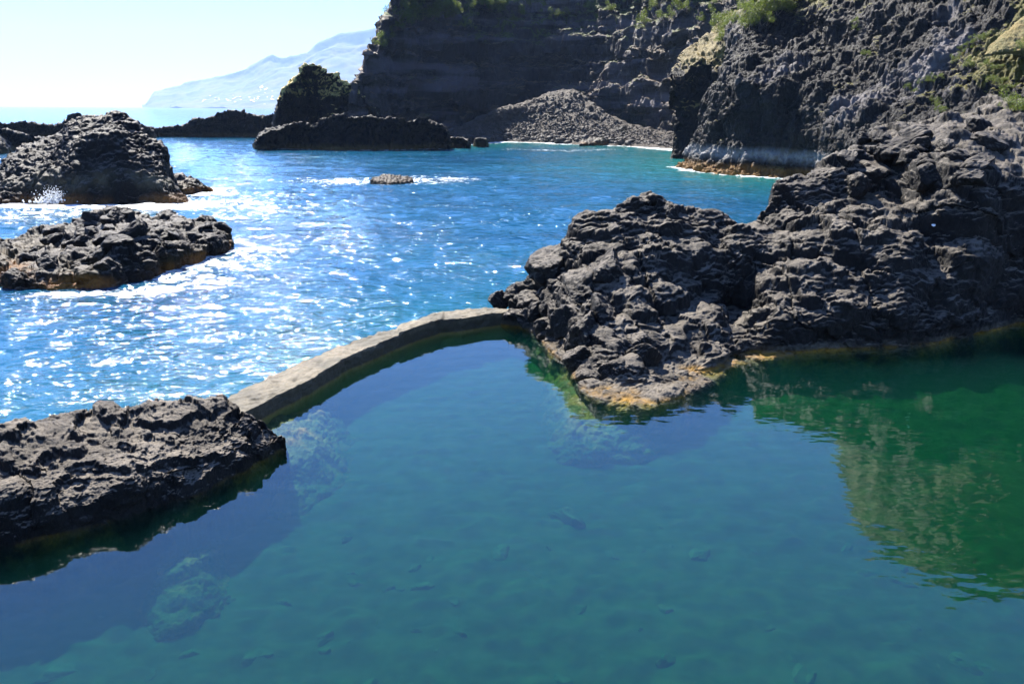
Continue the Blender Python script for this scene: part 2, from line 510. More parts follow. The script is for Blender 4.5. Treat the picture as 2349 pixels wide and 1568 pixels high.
def inside(x, y, poly):
    r = np.zeros(x.shape, bool)
    n = len(poly)
    for i in range(n):
        x1, y1 = poly[i]; x2, y2 = poly[(i + 1) % n]
        if y1 == y2: continue
        c = ((y1 > y) != (y2 > y)) & (x < (x2 - x1) * (y - y1) / (y2 - y1) + x1)
        r ^= c
    return r

# ------------------------------------------------------------------ shorelines that carry foam: (points, width, strength)
B_A = [(-150, 470), (0, 463), (60, 460), (110, 461), (150, 466), (250, 466), (340, 465), (415, 466)]
B_B = [(-150, 650), (0, 655), (100, 660), (180, 655), (270, 650), (345, 635), (400, 612), (450, 600), (505, 580), (524, 566)]
B_F1 = [(592, 331), (640, 338), (760, 342), (860, 342), (1000, 339), (1024, 334)]
B_S0 = [(338, 307), (420, 308), (520, 310), (640, 314)]
B_BEACH = [(1010, 332), (1075, 328), (1170, 323), (1300, 328), (1450, 333), (1580, 344)]
B_COL = [(1548, 380), (1590, 389), (1680, 398), (1760, 404), (1860, 410)]
FOAM = [(B_A, 4.5, 0.9), ([(0, 490), (120, 480), (300, 475), (420, 470), (560, 470)], 6.0, 0.48), (B_B[5:], 1.1, 0.70), ([(400, 640), (480, 612), (540, 590), (600, 570)], 2.2, 0.55),
        ([(100, 672), (250, 668), (400, 655), (480, 630)], 0.8, 0.62), (B_F1, 2.0, 0.72), (B_S0, 1.0, 0.7), (B_BEACH, 3.5, 0.95), (B_COL, 1.6, 0.85),
        ([(775, 412), (850, 411), (940, 411), (1000, 408)], 6, 0.6), ([(470, 430), (490, 440)], 2.6, 0.8), ([(600, 440), (560, 480)], 5, 0.45),
        ([(1180, 340), (1300, 344), (1400, 340)], 2.5, 0.5)]

def seg_dist(X, Y, pts):
    d = np.full(X.shape, 1e9)
    for (x1, y1), (x2, y2) in zip(pts[:-1], pts[1:]):
        vx, vy = x2 - x1, y2 - y1
        t = np.clip(((X - x1) * vx + (Y - y1) * vy) / (vx * vx + vy * vy + 1e-9), 0, 1)
        d = np.minimum(d, np.hypot(X - x1 - t * vx, Y - y1 - t * vy))
    return d

def build_sea():
    nu, n1 = 1000, 900
    az = np.radians(np.linspace(-52, 52, nu))
    r = np.r_[np.geomspace(8.5, 700, n1), np.geomspace(720, 13300, 70)]
    RR, AZ = np.meshgrid(r, az, indexing='ij')
    X, Y = RR * np.sin(AZ), RR * np.cos(AZ)
    P = np.stack([X, Y, np.zeros_like(X)], -1)
    # wind waves: a few crossing trains, bent by noise
    Z = np.zeros_like(X)
    bend = perlin(P * 0.12, 5) * 1.6
    rng = random.Random(4)
    for lam, amp in ((7.0, .040), (4.3, .032), (2.6, .028), (1.7, .024), (1.1, .018), (0.72, .012)):
        for k in range(3):
            th = R(100 + rng.uniform(-38, 38)); ph = rng.uniform(0, 6.28)
            kk = 2 * math.pi / lam
            fade = np.clip(1.6 - RR * 0.0047 / (lam * 0.22), 0, 1)
            Z += fade * amp * 0.55 * (1 - np.abs(np.sin(0.5 * (kk * (X * math.cos(th) + Y * math.sin(th)) + bend * (1.5 + k) + ph)))) * 2 - amp * 0.5
    Z += 0.05 * fbm(P * 0.9, 2, 8)
    Z *= np.clip((RR - 8) / 30, 0.35, 1.15) * np.clip(1.3 - RR / 900, 0.0, 1)
    foam = np.zeros_like(X)
    for pts, wd, st in FOAM:
        q = [tuple(G(u, v)[:2]) for u, v in pts]
        d = seg_dist(X, Y, q)
        foam = np.maximum(foam, st * np.clip(1 - d / wd, 0, 1) ** 0.6)
    q = [tuple(G(u, v)[:2]) for u, v in B_BEACH + B_COL]
    shallow = np.clip(1 - seg_dist(X, Y, q) / 26, 0, 1) ** 1.3
    shallow = np.maximum(shallow, 0.35 * np.clip(1 - seg_dist(X, Y, [tuple(p[:2]) for p in ws]) / 8, 0, 1))
    Z += 0.10 * np.clip(foam, 0, 1) * np.clip(perlin(P * 1.5, 3) + .3, 0, 1) * np.clip(RR / 40, .3, 1)
    P[..., 2] = Z - 0.03
    n_v = len(r)
    F = grid_faces(n_v, nu)
    cx, cy = X.ravel()[F].mean(1), Y.ravel()[F].mean(1)
    near = np.hypot(cx, cy) < 60
    dead = np.zeros(len(F), bool)
    dead[near] = inside(cx[near], cy[near], POOL)
    F = F[~dead]
    o = mesh_obj("sea", P.reshape(-1, 3), F[:, ::-1], M_water)
    for nm, arr in (("foam", foam), ("shallow", shallow)):
        a = o.data.attributes.new(nm, 'FLOAT', 'POINT')
        a.data.foreach_set("value", arr.astype(np.float32).ravel())
    tag(o, kind='structure')
    return o
build_sea()

# seabed sheet reaching beyond the horizon
sb = simple_mat("seabed_sand", (0.10, 0.10, 0.08), (0.16, 0.15, 0.11), 0.4)
th = np.linspace(0, 2 * np.pi, 65)[:-1]
V = [(0, 0, -3.4)] + [(13500 * math.cos(t), 13500 * math.sin(t), -3.4) for t in th]
tag(mesh_obj("seabed", V, [(0, i + 1, (i + 1) % 64 + 1) for i in range(64)], sb), kind='structure')

# ------------------------------------------------------------------ pool
def pool_water_mat():
    m, nt, b = new_mat("pool_water")
    L = nt.links.new
    nt.nodes.remove(b)
    out = nt.nodes["Material Output"]
    geo = nt.nodes.new("ShaderNodeNewGeometry")
    pos = geo.outputs["Position"]
    sx = nt.nodes.new("ShaderNodeSeparateXYZ"); L(pos, sx.inputs[0])
    mp = N(nt, "ShaderNodeMapping"); L(pos, mp.inputs[0]); mp.inputs["Scale"].default_value = (0.6, 1.0, 1.0)
    bp = N(nt, "ShaderNodeBump", Strength=0.35, Distance=0.02)
    L(math_n(nt, 'ADD', noise(nt, mp.outputs[0], 2.2, 2, 0.5), math_n(nt, 'MULTIPLY', noise(nt, mp.outputs[0], 9, 2, 0.5), 0.12)), bp.inputs["Height"])
    gl = N(nt, "ShaderNodeBsdfGlossy"); gl.inputs["Roughness"].default_value = 0.012
    L(bp.outputs[0], gl.inputs["Normal"])
    tr = nt.nodes.new("ShaderNodeBsdfTransparent")
    tr.inputs[0].default_value = (0.93, 0.98, 0.98, 1)
    fr = N(nt, "ShaderNodeFresnel", IOR=1.68)
    L(bp.outputs[0], fr.inputs["Normal"])
    fac = math_n(nt, 'MULTIPLY', fr.outputs[0], math_n(nt, 'SUBTRACT', 1.0, geo.outputs["Backfacing"]))
    mx = nt.nodes.new("ShaderNodeMixShader")
    L(fac, mx.inputs[0]); L(tr.outputs[0], mx.inputs[1]); L(gl.outputs[0], mx.inputs[2])
    L(mx.outputs[0], out.inputs["Surface"])
    sc_ = nt.nodes.new("ShaderNodeVolumeScatter"); sc_.inputs["Color"].default_value = (0.04, 0.26, 0.26, 1); sc_.inputs["Density"].default_value = 0.09
    ab = nt.nodes.new("ShaderNodeVolumeAbsorption"); ab.inputs["Color"].default_value = (0.20, 0.68, 0.44, 1); ab.inputs["Density"].default_value = 1.45
    ad = nt.nodes.new("ShaderNodeAddShader")
    L(sc_.outputs[0], ad.inputs[0]); L(ab.outputs[0], ad.inputs[1])
    L(ad.outputs[0], out.inputs["Volume"])
    return m
def build_pool():
    import bmesh
    bm = bmesh.new()
    top = [bm.verts.new((x, y, 0.0)) for x, y in POOL]
    f = bm.faces.new(top)
    r = bmesh.ops.extrude_face_region(bm, geom=[f])
    for v in r['geom']:
        if isinstance(v, bmesh.types.BMVert): v.co.z = -3.0
    bmesh.ops.recalc_face_normals(bm, faces=bm.faces[:])
    bmesh.ops.triangulate(bm, faces=bm.faces[:])
    me = bpy.data.meshes.new("pool_water"); bm.to_mesh(me); bm.free()
    me.materials.append(pool_water_mat())
    o = bpy.data.objects.new("pool_water", me); COL.objects.link(o)
    tag(o, kind='structure')
build_pool()

def pool_depth(X, Y):
    P = np.stack([X, Y, X * 0], -1)
    d = -1.15 + 0.16 * perlin(P * 0.18, 3) + 0.40 * np.clip((Y - 8) / 14, 0, 1)
    return d
def build_pool_floor():
    xs = np.linspace(-17, 27, 560); ys = np.linspace(-4.5, 29, 640)
    X, Y = np.meshgrid(xs, ys)
    P = np.stack([X, Y, X * 0], -1)
    Z = pool_depth(X, Y)
    q = P + 0.3 * perlin(P * 1.2, 4)[..., None]
    for sz, am, sd_ in ((0.75, 0.07, 1), (0.32, 0.06, 2)):
        F1, F2, I = worley(q / sz, sd_)
        Z = Z + am * np.clip(0.62 - F1, 0, 1) * (I > 0.45) * 2
    Z = Z + 0.015 * fbm(P * 1.3, 3, 6)
    F1, F2, I = worley(q / .16, 5)
    Z = Z + .05 * np.clip(.6 - F1, 0, 1) * (I > .3)
    P[..., 2] = Z
    m = simple_mat("pool_floor_silt", (0.010, 0.012, 0.007), (0.062, 0.055, 0.030), 2.6, 0.9, 0.4, 0.03, 9, 0.36, 0.64)
    tag(mesh_obj("pool_floor", P.reshape(-1, 3), grid_faces(640, 560), m), kind='structure')
build_pool_floor()

# ------------------------------------------------------------------ near right lava mass
def near_mass():
    # columns: list of points from pool edge (front) to sea side (back)
    cols = []
    W = lambda u, v: G(u, v)
    def col(u0, v0, mids, crest, shelf=0.5, back=2.5):
        b = W(u0, v0)
        aw = np.array([b[0], b[1], 0]); aw /= np.linalg.norm(aw)
        pts = [b - aw * (shelf + 0.9) + [0, 0, -2.2], b - aw * (shelf + .25) + [0, 0, -0.55], b - aw * shelf + [0, 0, -0.05], b + [0, 0, 0.02]]
        pts += [Q(*m) for m in mids]
        c = Q(*crest)
        pts.append(pts[-1] + (c - pts[-1]) * .5 + np.array([0, 0, .04 * (c[1] - pts[-1][1])])); pts.append(c)
        aw2 = np.array([c[0], c[1], 0]); aw2 /= np.linalg.norm(aw2)
        pts.append(c + aw2 * back * .4 + [0, 0, -(c[2] + 1) * .3]); pts.append(c + aw2 * back + [0, 0, -c[2] - 1.2])
        cols.append(pts)
    # mids: 5 each
    col(1205, 742, [(1200, 730, 24.6), (1200, 722, 24.9), (1203, 712, 25.2), (1206, 704, 25.5), (1210, 696, 25.8)], (1215, 688, 26.1), 0.3, 1.5)
    col(1262, 790, [(1258, 765, 22.9), (1256, 735, 23.4), (1252, 705, 24.0), (1250, 672, 24.6), (1248, 640, 25.2)], (1252, 612, 25.6), 0.45, 2)
    col(1315, 840, [(1312, 812, 20.7), (1300, 775, 21.4), (1290, 735, 22.3), (1288, 680, 23.2), (1280, 620, 24.3)], (1290, 565, 25.4), 0.6)
    col(1375, 878, [(1372, 845, 19.2), (1360, 800, 19.9), (1350, 745, 20.9), (1350, 670, 22.2), (1355, 565, 24.2)], (1385, 478, 25.6), 1.0)
    col(1460, 890, [(1455, 862, 18.7), (1440, 815, 19.5), (1425, 745, 20.8), (1430, 650, 22.4), (1450, 545, 24.4)], (1478, 455, 26.0), 1.05)
    col(1560, 880, [(1550, 845, 19.3), (1535, 790, 20.3), (1520, 715, 21.6), (1520, 630, 23.0), (1535, 550, 24.5)], (1560, 482, 26.2), 0.9)
    col(1640, 850, [(1640, 820, 20.2), (1640, 770, 21.1), (1650, 705, 22.6), (1650, 640, 23.6), (1640, 570, 24.9)], (1640, 507, 26.4), 0.7)
    col(1690, 813, [(1695, 790, 21.4), (1690, 750, 22.3), (1690, 700, 23.6), (1695, 645, 23.9), (1695, 580, 24.4)], (1700, 514, 26.6), 0.95)
    col(1770, 808, [(1770, 775, 21.5), (1780, 730, 21.8), (1770, 660, 23.0), (1770, 590, 24.4), (1765, 520, 25.7)], (1748, 470, 27.0), 0.6)
    col(1860, 806, [(1860, 760, 21.6), (1860, 715, 21.9), (1860, 640, 23.0), (1865, 560, 24.5), (1860, 480, 26.0)], (1800, 418, 27.3), 0.1)
    col(1960, 803, [(1960, 750, 21.7), (1960, 700, 22.0), (1960, 630, 23.0), (1960, 550, 24.5), (1950, 470, 26.2)], (1890, 385, 28.0), 0.1)
    col(2060, 798, [(2060, 740, 22.0), (2060, 680, 22.5), (2060, 610, 23.3), (2050, 545, 24.4), (2060, 440, 26.6)], (1965, 342, 29.5), 0.1)
    col(2160, 782, [(2160, 735, 22.6), (2160, 690, 22.8), (2150, 630, 23.1), (2130, 560, 24.3), (2140, 430, 25.4)], (2050, 305, 31.0), 0.1)
    col(2260, 760, [(2262, 720, 23.5), (2265, 660, 23.7), (2255, 590, 24.0), (2240, 510, 24.3), (2240, 410, 24.8)], (2170, 268, 33.0), 0.1)
    col(2360, 742, [(2360, 690, 24.5), (2360, 620, 24.7), (2360, 550, 24.9), (2350, 480, 25.1), (2350, 400, 25.4)], (2320, 245, 34.0), 0.1)
    col(2480, 730, [(2480, 680, 25.0), (2480, 610, 25.2), (2480, 540, 25.4), (2480, 470, 25.6), (2480, 380, 25.9)], (2480, 225, 34.0), 0.1)
    col(2640, 735, [(2640, 680, 25.2), (2640, 610, 25.4), (2640, 540, 25.6), (2640, 470, 25.8), (2640, 380, 26.1)], (2640, 220, 34.0), 0.1)
    rows = [[c[i] for c in cols] for i in range(len(cols[0]))]
    spec = [('n', 2.8, 0.34), ('w', 1.8, 0.42, (1.2, 1.0, .8)), ('f', 1.5, 0.26), ('r', 0.6, 0.04, (1.7, 1, .8))]
    sec = [('f', 0.4, 0.03), ('r', .22, .028, (1.6, 1, .8)), ('r', 0.16, 0.016), ('w', 0.17, 0.018)]
    patch("lava_outcrop", rows, 900, 700, spec, M_near, seed=3, steps=[(0.8, .35, 2.0, .7), (0.20, .45, .8, .25)], zfade=(-0.3, 0.5), second=sec,
          label="big dark lava outcrop rising on the right bank of the calm pool", cat="rock")
near_mass()

# ------------------------------------------------------------------ foreground left rock
base = [(-180, 1290), (0, 1252), (120, 1226), (217, 1202), (342, 1165), (419, 1147), (478, 1119), (559, 1084), (612, 1058), (638, 1036)]
crest = [(-180, 1040, 12.4), (0, 990, 12.8), (80, 962, 13.4), (150, 938, 13.9), (230, 930, 14.1), (300, 926, 14.3), (370, 926, 14.5), (430, 936, 14.6), (495, 920, 14.9), (560, 948, 14.9), (608, 975, 14.7)]
patch("foreground_rock", rock_rows(base, crest, hf=(0, .07, .26, .58, 1), zf=(0, .42, .62, .84, 1), skirt=(.25, 1.7), back=1.2),
      760, 380, [('n', 1.5, .11), ('w', 1.1, .17, (1.4, 1, .8)), ('f', 1.0, .15, (1.3, 1, 1)), ('b', .6, .05), ('f', .4, .035)], M_fore, seed=21, steps=[(0.34, .45, 1.2, .3), (0.10, .35, .5, .12)], zfade=(-.2, .3),
      second=[('b', .2, .028), ('r', .09, .010), ('w', .1, .008)],
      label="dark pitted lava rock in the left foreground between pool and sea", cat="rock")

# ------------------------------------------------------------------ rocks out at sea, left
crestA = [(-150, 400, 63), (0, 390, 63), (24, 367, 64), (44, 339, 65), (88, 321, 66), (171, 286, 64), (204, 266, 63.5), (248, 266, 63), (270, 258, 63), (296, 266, 63), (318, 282, 63), (338, 320, 62), (362, 334, 61), (384, 365, 60), (395, 400, 59.4), (418, 455, 58.6)]
patch("sea_rock", rock_rows(B_A, crestA, hf=(0, .10, .32, .62, 1), zf=(0, .30, .60, .84, 1), skirt=(.8, 1.5), back=9), 620, 300,
      [('n', 3.5, .5), ('w', 2.6, .42), ('b', 1.2, .12), ('f', 1.5, .18)], M_sea, seed=33, steps=[(.5, .4, 1.5, .5)], second=[('b', .5, .08), ('w', .3, .05)],
      label="tallest dark sea rock on the left with surf breaking along its foot", cat="rock")
toe_b = [(385, 442), (420, 443), (455, 438), (478, 434)]
toe_c = [(385, 392, 67), (410, 400, 67), (440, 410, 66.8), (462, 418, 66.6), (482, 434, 66)]
patch("sea_rock", rock_rows(toe_b, toe_c, skirt=(.4, 1.0), back=3), 160, 90, [('w', .9, .28), ('b', .5, .14)], M_reef, seed=35,
      label="low jagged toe of rock just right of the tallest sea rock", cat="rock")
crestB = [(-150, 545, 36), (0, 548, 36), (60, 555, 36.5), (100, 535, 37.5), (130, 520, 38.5), (160, 505, 39), (205, 485, 39.5), (245, 479, 39.8), (290, 489, 40), (350, 497, 40.5), (410, 500, 41), (465, 505, 41), (500, 518, 41), (519, 540, 40.4), (526, 562, 39.6)]
patch("sea_rock", rock_rows(B_B, crestB, hf=(0, .05, .22, .6, 1), zf=(0, .50, .72, .90, 1), skirt=(.6, 1.4), back=4), 640, 320,
      [('n', 2, .22), ('f', 1.3, .45), ('b', .5, .08)], M_reef, seed=41, steps=[(.62, .3, 1.8, .4)], second=[('b', .28, .045), ('f', .35, .07)],
      label="low blocky reef rock with rust brown edges left of the sparkling water", cat="rock")
patch("sea_rock", rock_rows([(80, 545), (105, 548), (135, 545)], [(85, 538, 40.6), (98, 521, 41.2), (122, 520, 41.2), (136, 536, 40.8)], skirt=(.2, .8), back=1.2), 70, 50,
      [('w', .8, .14), ('b', .3, .05)], M_sea, seed=43, label="small round black boulder on the back edge of the low blocky reef", cat="rock")
# dark rocks beyond it
patch("sea_rock", rock_rows([(-150, 356), (-20, 353), (14, 350), (60, 335), (95, 330)], [(-150, 300, 122), (-20, 292, 122), (10, 300, 124), (60, 312, 130), (100, 322, 134)], skirt=(1, 2), back=7), 160, 90,
      [('w', 3, .8), ('b', 1.6, .4)], M_dist, seed=51, label="dark rock at the far left edge in front of the background ridge", cat="rock")
patch("sea_rock", rock_rows([(-150, 318), (20, 317), (100, 316), (200, 314), (345, 309)], [(-150, 285, 172), (20, 285, 172), (45, 281, 172), (85, 286, 172), (135, 291, 172), (158, 272, 172), (168, 264, 172), (184, 268, 172), (205, 283, 172), (250, 292, 174), (320, 290, 176), (346, 299, 178)], skirt=(1, 2), back=9), 420, 90,
      [('w', 3.5, .8), ('b', 1.8, .5), ('r', 1.2, .3)], M_dist, seed=53, label="low ridge of black rocks behind the tallest sea rock", cat="rock")
# spur, stack, front reef in mid distance
patch("sea_rock", rock_rows(B_S0, [(338, 296, 192), (375, 295, 192), (410, 292, 192), (430, 288, 192), (445, 277, 192), (480, 272, 192), (510, 265, 192), (540, 259, 192), (555, 256, 192), (575, 266, 191), (600, 268, 190), (640, 262, 188)], skirt=(1, 2), back=8), 420, 110,
      [('w', 3, .9, (1, 1, 1.6)), ('r', 1.6, .7, (1, 1, 2))], M_dist, seed=55, label="jagged black spur running out left of the grassy rock stack", cat="rock")
patch("rock_stack", rock_rows([(632, 316), (680, 322), (740, 328), (820, 330), (880, 325)],
      [(634, 275, 150), (640, 238, 150), (651, 205, 151), (664, 190, 152), (682, 178, 153), (690, 160, 154), (700, 149, 155), (718, 146, 155), (736, 152, 155), (745, 168, 155), (772, 172, 155), (782, 186, 155), (805, 196, 155), (820, 208, 156), (838, 235, 156), (862, 262, 156)],
      hf=(0, .08, .22, .6, 1), zf=(0, .42, .66, .84, 1), skirt=(1, 2), back=12), 420, 260,
      [('n', 6, .4), ('w', 3, .5, (1, 1, 1.8)), ('b', 2, .4)], M_stack, seed=57, steps=[(1.6, .40, 9, 1.2)], second=[('b', .9, .25)],
      label="steep rock stack with dry grass on its stepped summit", cat="rock stack")
patch("sea_rock", rock_rows(B_F1, [(592, 318, 132), (612, 303, 133), (640, 298, 134), (672, 284, 135), (700, 284, 135), (722, 296, 135), (745, 282, 135), (765, 266, 135), (790, 266, 135), (812, 272, 135), (850, 267, 135), (872, 274, 136), (900, 274, 136), (935, 282, 137), (968, 275, 137), (990, 285, 138), (1012, 290, 138), (1026, 305, 138)],
      hf=(0, .08, .25, .6, 1), zf=(0, .45, .70, .9, 1), skirt=(1, 2), back=7), 560, 160,
      [('w', 2.4, .6, (1, 1, 2)), ('r', 1.6, .45, (1, 1, 2)), ('b', 1, .25)], M_dist, seed=59, label="long black reef wall in front of the grassy stack", cat="rock")
patch("sea_rock", rock_rows([(1020, 331), (1045, 333), (1072, 331)], [(1020, 318, 144), (1040, 316, 144), (1062, 317, 144), (1073, 324, 143)], skirt=(.5, 1.5), back=3), 80, 50, [('w', 1.6, .4), ('b', .8, .2)], M_sea, seed=61,
      label="flat rock at the right end of the long black reef", cat="rock")
patch("sea_rock", rock_rows([(1089, 326), (1102, 328), (1116, 326)], [(1090, 319, 149), (1104, 317, 149), (1116, 320, 149)], skirt=(.5, 1.5), back=2), 60, 40, [('w', 1.2, .25), ('b', .6, .12)], M_dist, seed=62,
      label="small dark boulder standing in the surf off the beach", cat="rock")
patch("sea_rock", rock_rows([(854, 418), (875, 420), (905, 420), (942, 417)], [(857, 409, 78.5), (880, 402, 79), (900, 402, 79), (922, 406, 79), (942, 408, 78.5)], hf=(0, .1, .35, .6, 1), zf=(0, .3, .6, .85, 1), skirt=(.5, 1), back=3), 150, 90,
      [('w', .8, .25), ('b', .4, .16)], M_islet, seed=63, label="tiny brown reef awash in the middle of the bay", cat="rock")

# ------------------------------------------------------------------ far cliff
def cliff():
    us = [795, 862, 935, 1040, 1150, 1260, 1370, 1470, 1570, 1680, 1800, 1950]
    D = [153, 158, 172, 190, 201, 203, 197, 184, 163, 145, 140, 140]
    vb = [300, 318, 318, 318, 318, 318, 318, 318, 318, 318, 318, 318]
    top = [225, 96, -30, -40, -30, -25, -30, -50, -80, -100, -110, -110]
    lean = [2, 5, 9, 18, 22, 22, 18, 14, 11, 11, 11, 11]
    rows = [[Q(u, v + 20, d - 1) for u, v, d in zip(us, vb, D)]]
    for k, f in enumerate((0.0, .14, .3, .46, .62, .78, .9, 1.0)):
        le = (0, .06, .12, .38, .46, .74, .82, 1.0)[k]
        r = []
        for u, v0, v1, d, l in zip(us, vb, top, D, lean):
            uu = u
            if u == 795: uu = u + 14 * f
            if u == 862: uu = (862, 850, 852, 858, 852, 856, 858, 862)[k]
            if u == 935: uu = (920, 905, 890, 890, 888, 903, 925, 940)[k]
            r.append(Q(uu, v0 + (v1 - v0) * f, d + l * le))
        rows.append(r)
    rows.append([p + np.array([0, 12, 1.5]) for p in rows[-1]])
    rows.append([p + np.array([0, 40, 6]) for p in rows[-2]])
    rows.append([np.array([p[0], p[1] + 60, -3]) for p in rows[-2]])
    spec = [('n', 18, 2.2), ('r', 9, 1.3, (1.2, 1.2, .45)), ('w', 6, 1.0, (1, 1, 1.4)), ('b', 3, .6, (1, 1, .7))]
    patch("sea_cliff", rows, 700, 480, spec, M_cliff, seed=71, steps=[(5.5, .5, 20, 3), (2.0, .5, 8, 1.5)], second=[('b', 1.4, .22), ('r', 2.2, .25, (.5, .5, 1.6))], kind='structure')
cliff()

# ------------------------------------------------------------------ talus and beach
def talus():
    us = [1000, 1040, 1090, 1150, 1210, 1270, 1330, 1390, 1460, 1530, 1620]
    vw = [333, 331, 327, 323, 324, 327, 329, 331, 334, 338, 348]
    vt = [322, 296, 275, 250, 232, 210, 214, 262, 290, 303, 305]
    dt = [172, 177, 181, 184, 185, 185, 183, 177, 171, 164, 150]
    rows = []
    wl = [G(u, v) for u, v in zip(us, vw)]
    tp = [Q(u, v, d) for u, v, d in zip(us, vt, dt)]
    rows.append([p * np.array([.96, .96, 1]) + [0, 0, -2.0] for p in wl])
    for f, zf in ((0, 0), (.2, .10), (.45, .30), (.7, .58), (1, 1)):
        rows.append([p + (t - p) * f * np.array([1, 1, 0]) + [0, 0, t[2] * zf] for p, t in zip(wl, tp)])
    rows.append([t + [0, 8, -2.0] for t in tp])
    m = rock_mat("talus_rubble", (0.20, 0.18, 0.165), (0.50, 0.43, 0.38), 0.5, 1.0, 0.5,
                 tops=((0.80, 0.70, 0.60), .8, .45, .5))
    return patch("talus_slope", rows, 420, 220, [('n', 5, .5), ('w', 1.3, .38), ('w', .8, .25)], m, seed=81, kind='structure')
tal_o, TAL = talus()

# boulder shapes (convex, cut by planes, slightly worn)
def boulder_mesh(name, seed, mat, sub=3, flat=.7, cuts=13, rough=.06, soft=9.0, wear=0.0):
    import bmesh
    bm = bmesh.new()
    bmesh.ops.create_icosphere(bm, subdivisions=sub, radius=1.0)
    co = np.array([v.co[:] for v in bm.verts])
    rs = np.random.RandomState(seed)
    n = rs.normal(size=(cuts, 3)); n /= np.linalg.norm(n, axis=1, keepdims=True)
    dd = rs.uniform(.55, .92, cuts)
    k = np.maximum(co @ n.T, 1e-3) / dd
    r = 1.0 / (np.sum(k ** soft, axis=1) ** (1 / soft))
    r = np.minimum(r, 1.15)
    P = co * r[:, None]
    P *= 1 + rough * fbm(co * 1.9 + seed * 3.1, 3, seed)[:, None]
    if wear:
        P *= 1 + wear * displace_amount(co * 1.0 + seed * 1.7, [('w', .55, 1.0), ('b', .3, .35), ('b', .12, .12)], seed)[:, None]
    P *= np.array([1.0, .8, flat])
    for v, p in zip(bm.verts, P): v.co = p
    me = bpy.data.meshes.new(name)
    for f in bm.faces: f.smooth = soft < 16
    bm.to_mesh(me); bm.free()
    me.materials.append(mat)
    return me

M_beach = rock_mat("beach_boulder", (0.22, 0.205, 0.20), (0.62, 0.56, 0.52), 0.6, 0.7, 0.15)
def scatter_beach():
    rs = np.random.RandomState(5)
    meshes = [boulder_mesh("boulder", 100 + k, M_beach, 2) for k in range(6)]
    n = 0
    nv, nu = TAL.shape[:2]
    placed = []
    while n < 260:
        a, b = rs.uniform(.17, .52), rs.uniform(.05, .97)
        if rs.rand() < (a - .17) / .5: continue
        p = TAL[int(a * nv), int(b * nu)]
        s = rs.uniform(.35, .85) * (1.25 - a) * (1.0 if b < .8 else .6)
        if rs.rand() < .1: s *= 1.6
        o = bpy.data.objects.new("boulder", meshes[n % 6]); COL.objects.link(o)
        o.location = (p[0], p[1], p[2] + s * .15); o.scale = (s, s, s * rs.uniform(.6, 1))
        o.rotation_euler = (rs.uniform(-.5, .5), rs.uniform(-.5, .5), rs.uniform(0, 6.28))
        tag(o, "grey boulder among the rubble on the beach under the cliff", "boulder", "boulders on the beach under the far cliff")
        n += 1
    # the small stones nobody could count
    V, F = [], []
    base_me = meshes[0]
    bv = np.array([v.co[:] for v in boulder_mesh("tmp", 7, M_beach, 1).vertices])
    import bmesh
    bm = bmesh.new(); bmesh.ops.create_icosphere(bm, subdivisions=1, radius=1); bf = np.array([[v.index for v in f.verts] for f in bm.faces]); bm.free()
    for k in range(3800):
        a, b = rs.uniform(.17, .80), rs.uniform(.04, .99)
        p = TAL[int(a * nv), int(b * nu)]
        s = rs.uniform(.16, .42) * (1.25 - .7 * a)
        an = rs.uniform(0, 6.28); c, s_ = math.cos(an), math.sin(an)
        M = np.array([[c, -s_, 0], [s_, c, 0], [rs.uniform(-.4, .4), rs.uniform(-.4, .4), 1]])
        V.append((bv * s) @ M.T + p + [0, 0, .08]); F.append(bf + k * len(bv))
    o = mesh_obj("rubble", np.concatenate(V), np.concatenate(F), M_beach, smooth=False)
    tag(o, "loose grey stones covering the slope below the cliff", "rubble", kind='stuff')
scatter_beach()
patch("sea_rock", rock_rows([(1330, 333), (1380, 332), (1432, 330)], [(1335, 324, 160), (1380, 316, 160), (1400, 320, 160), (1434, 318, 160)], skirt=(.5, 1.5), back=3), 110, 50, [('w', 1.6, .35), ('b', .8, .2)], M_sea, seed=64,
      label="flat dark rock shelf at the water's edge of the beach", cat="rock")
patch("sea_rock", rock_rows([(1400, 309, 168), (1440, 309, 167)], [(1402, 300, 170), (1415, 293, 170), (1430, 290, 170), (1442, 303, 169)], skirt=(.5, 1.5), back=3), 80, 50, [('w', 1.6, .35), ('b', .8, .2)], M_dist, seed=65,
      label="large black rock half buried behind the flat shelf on the beach", cat="rock")

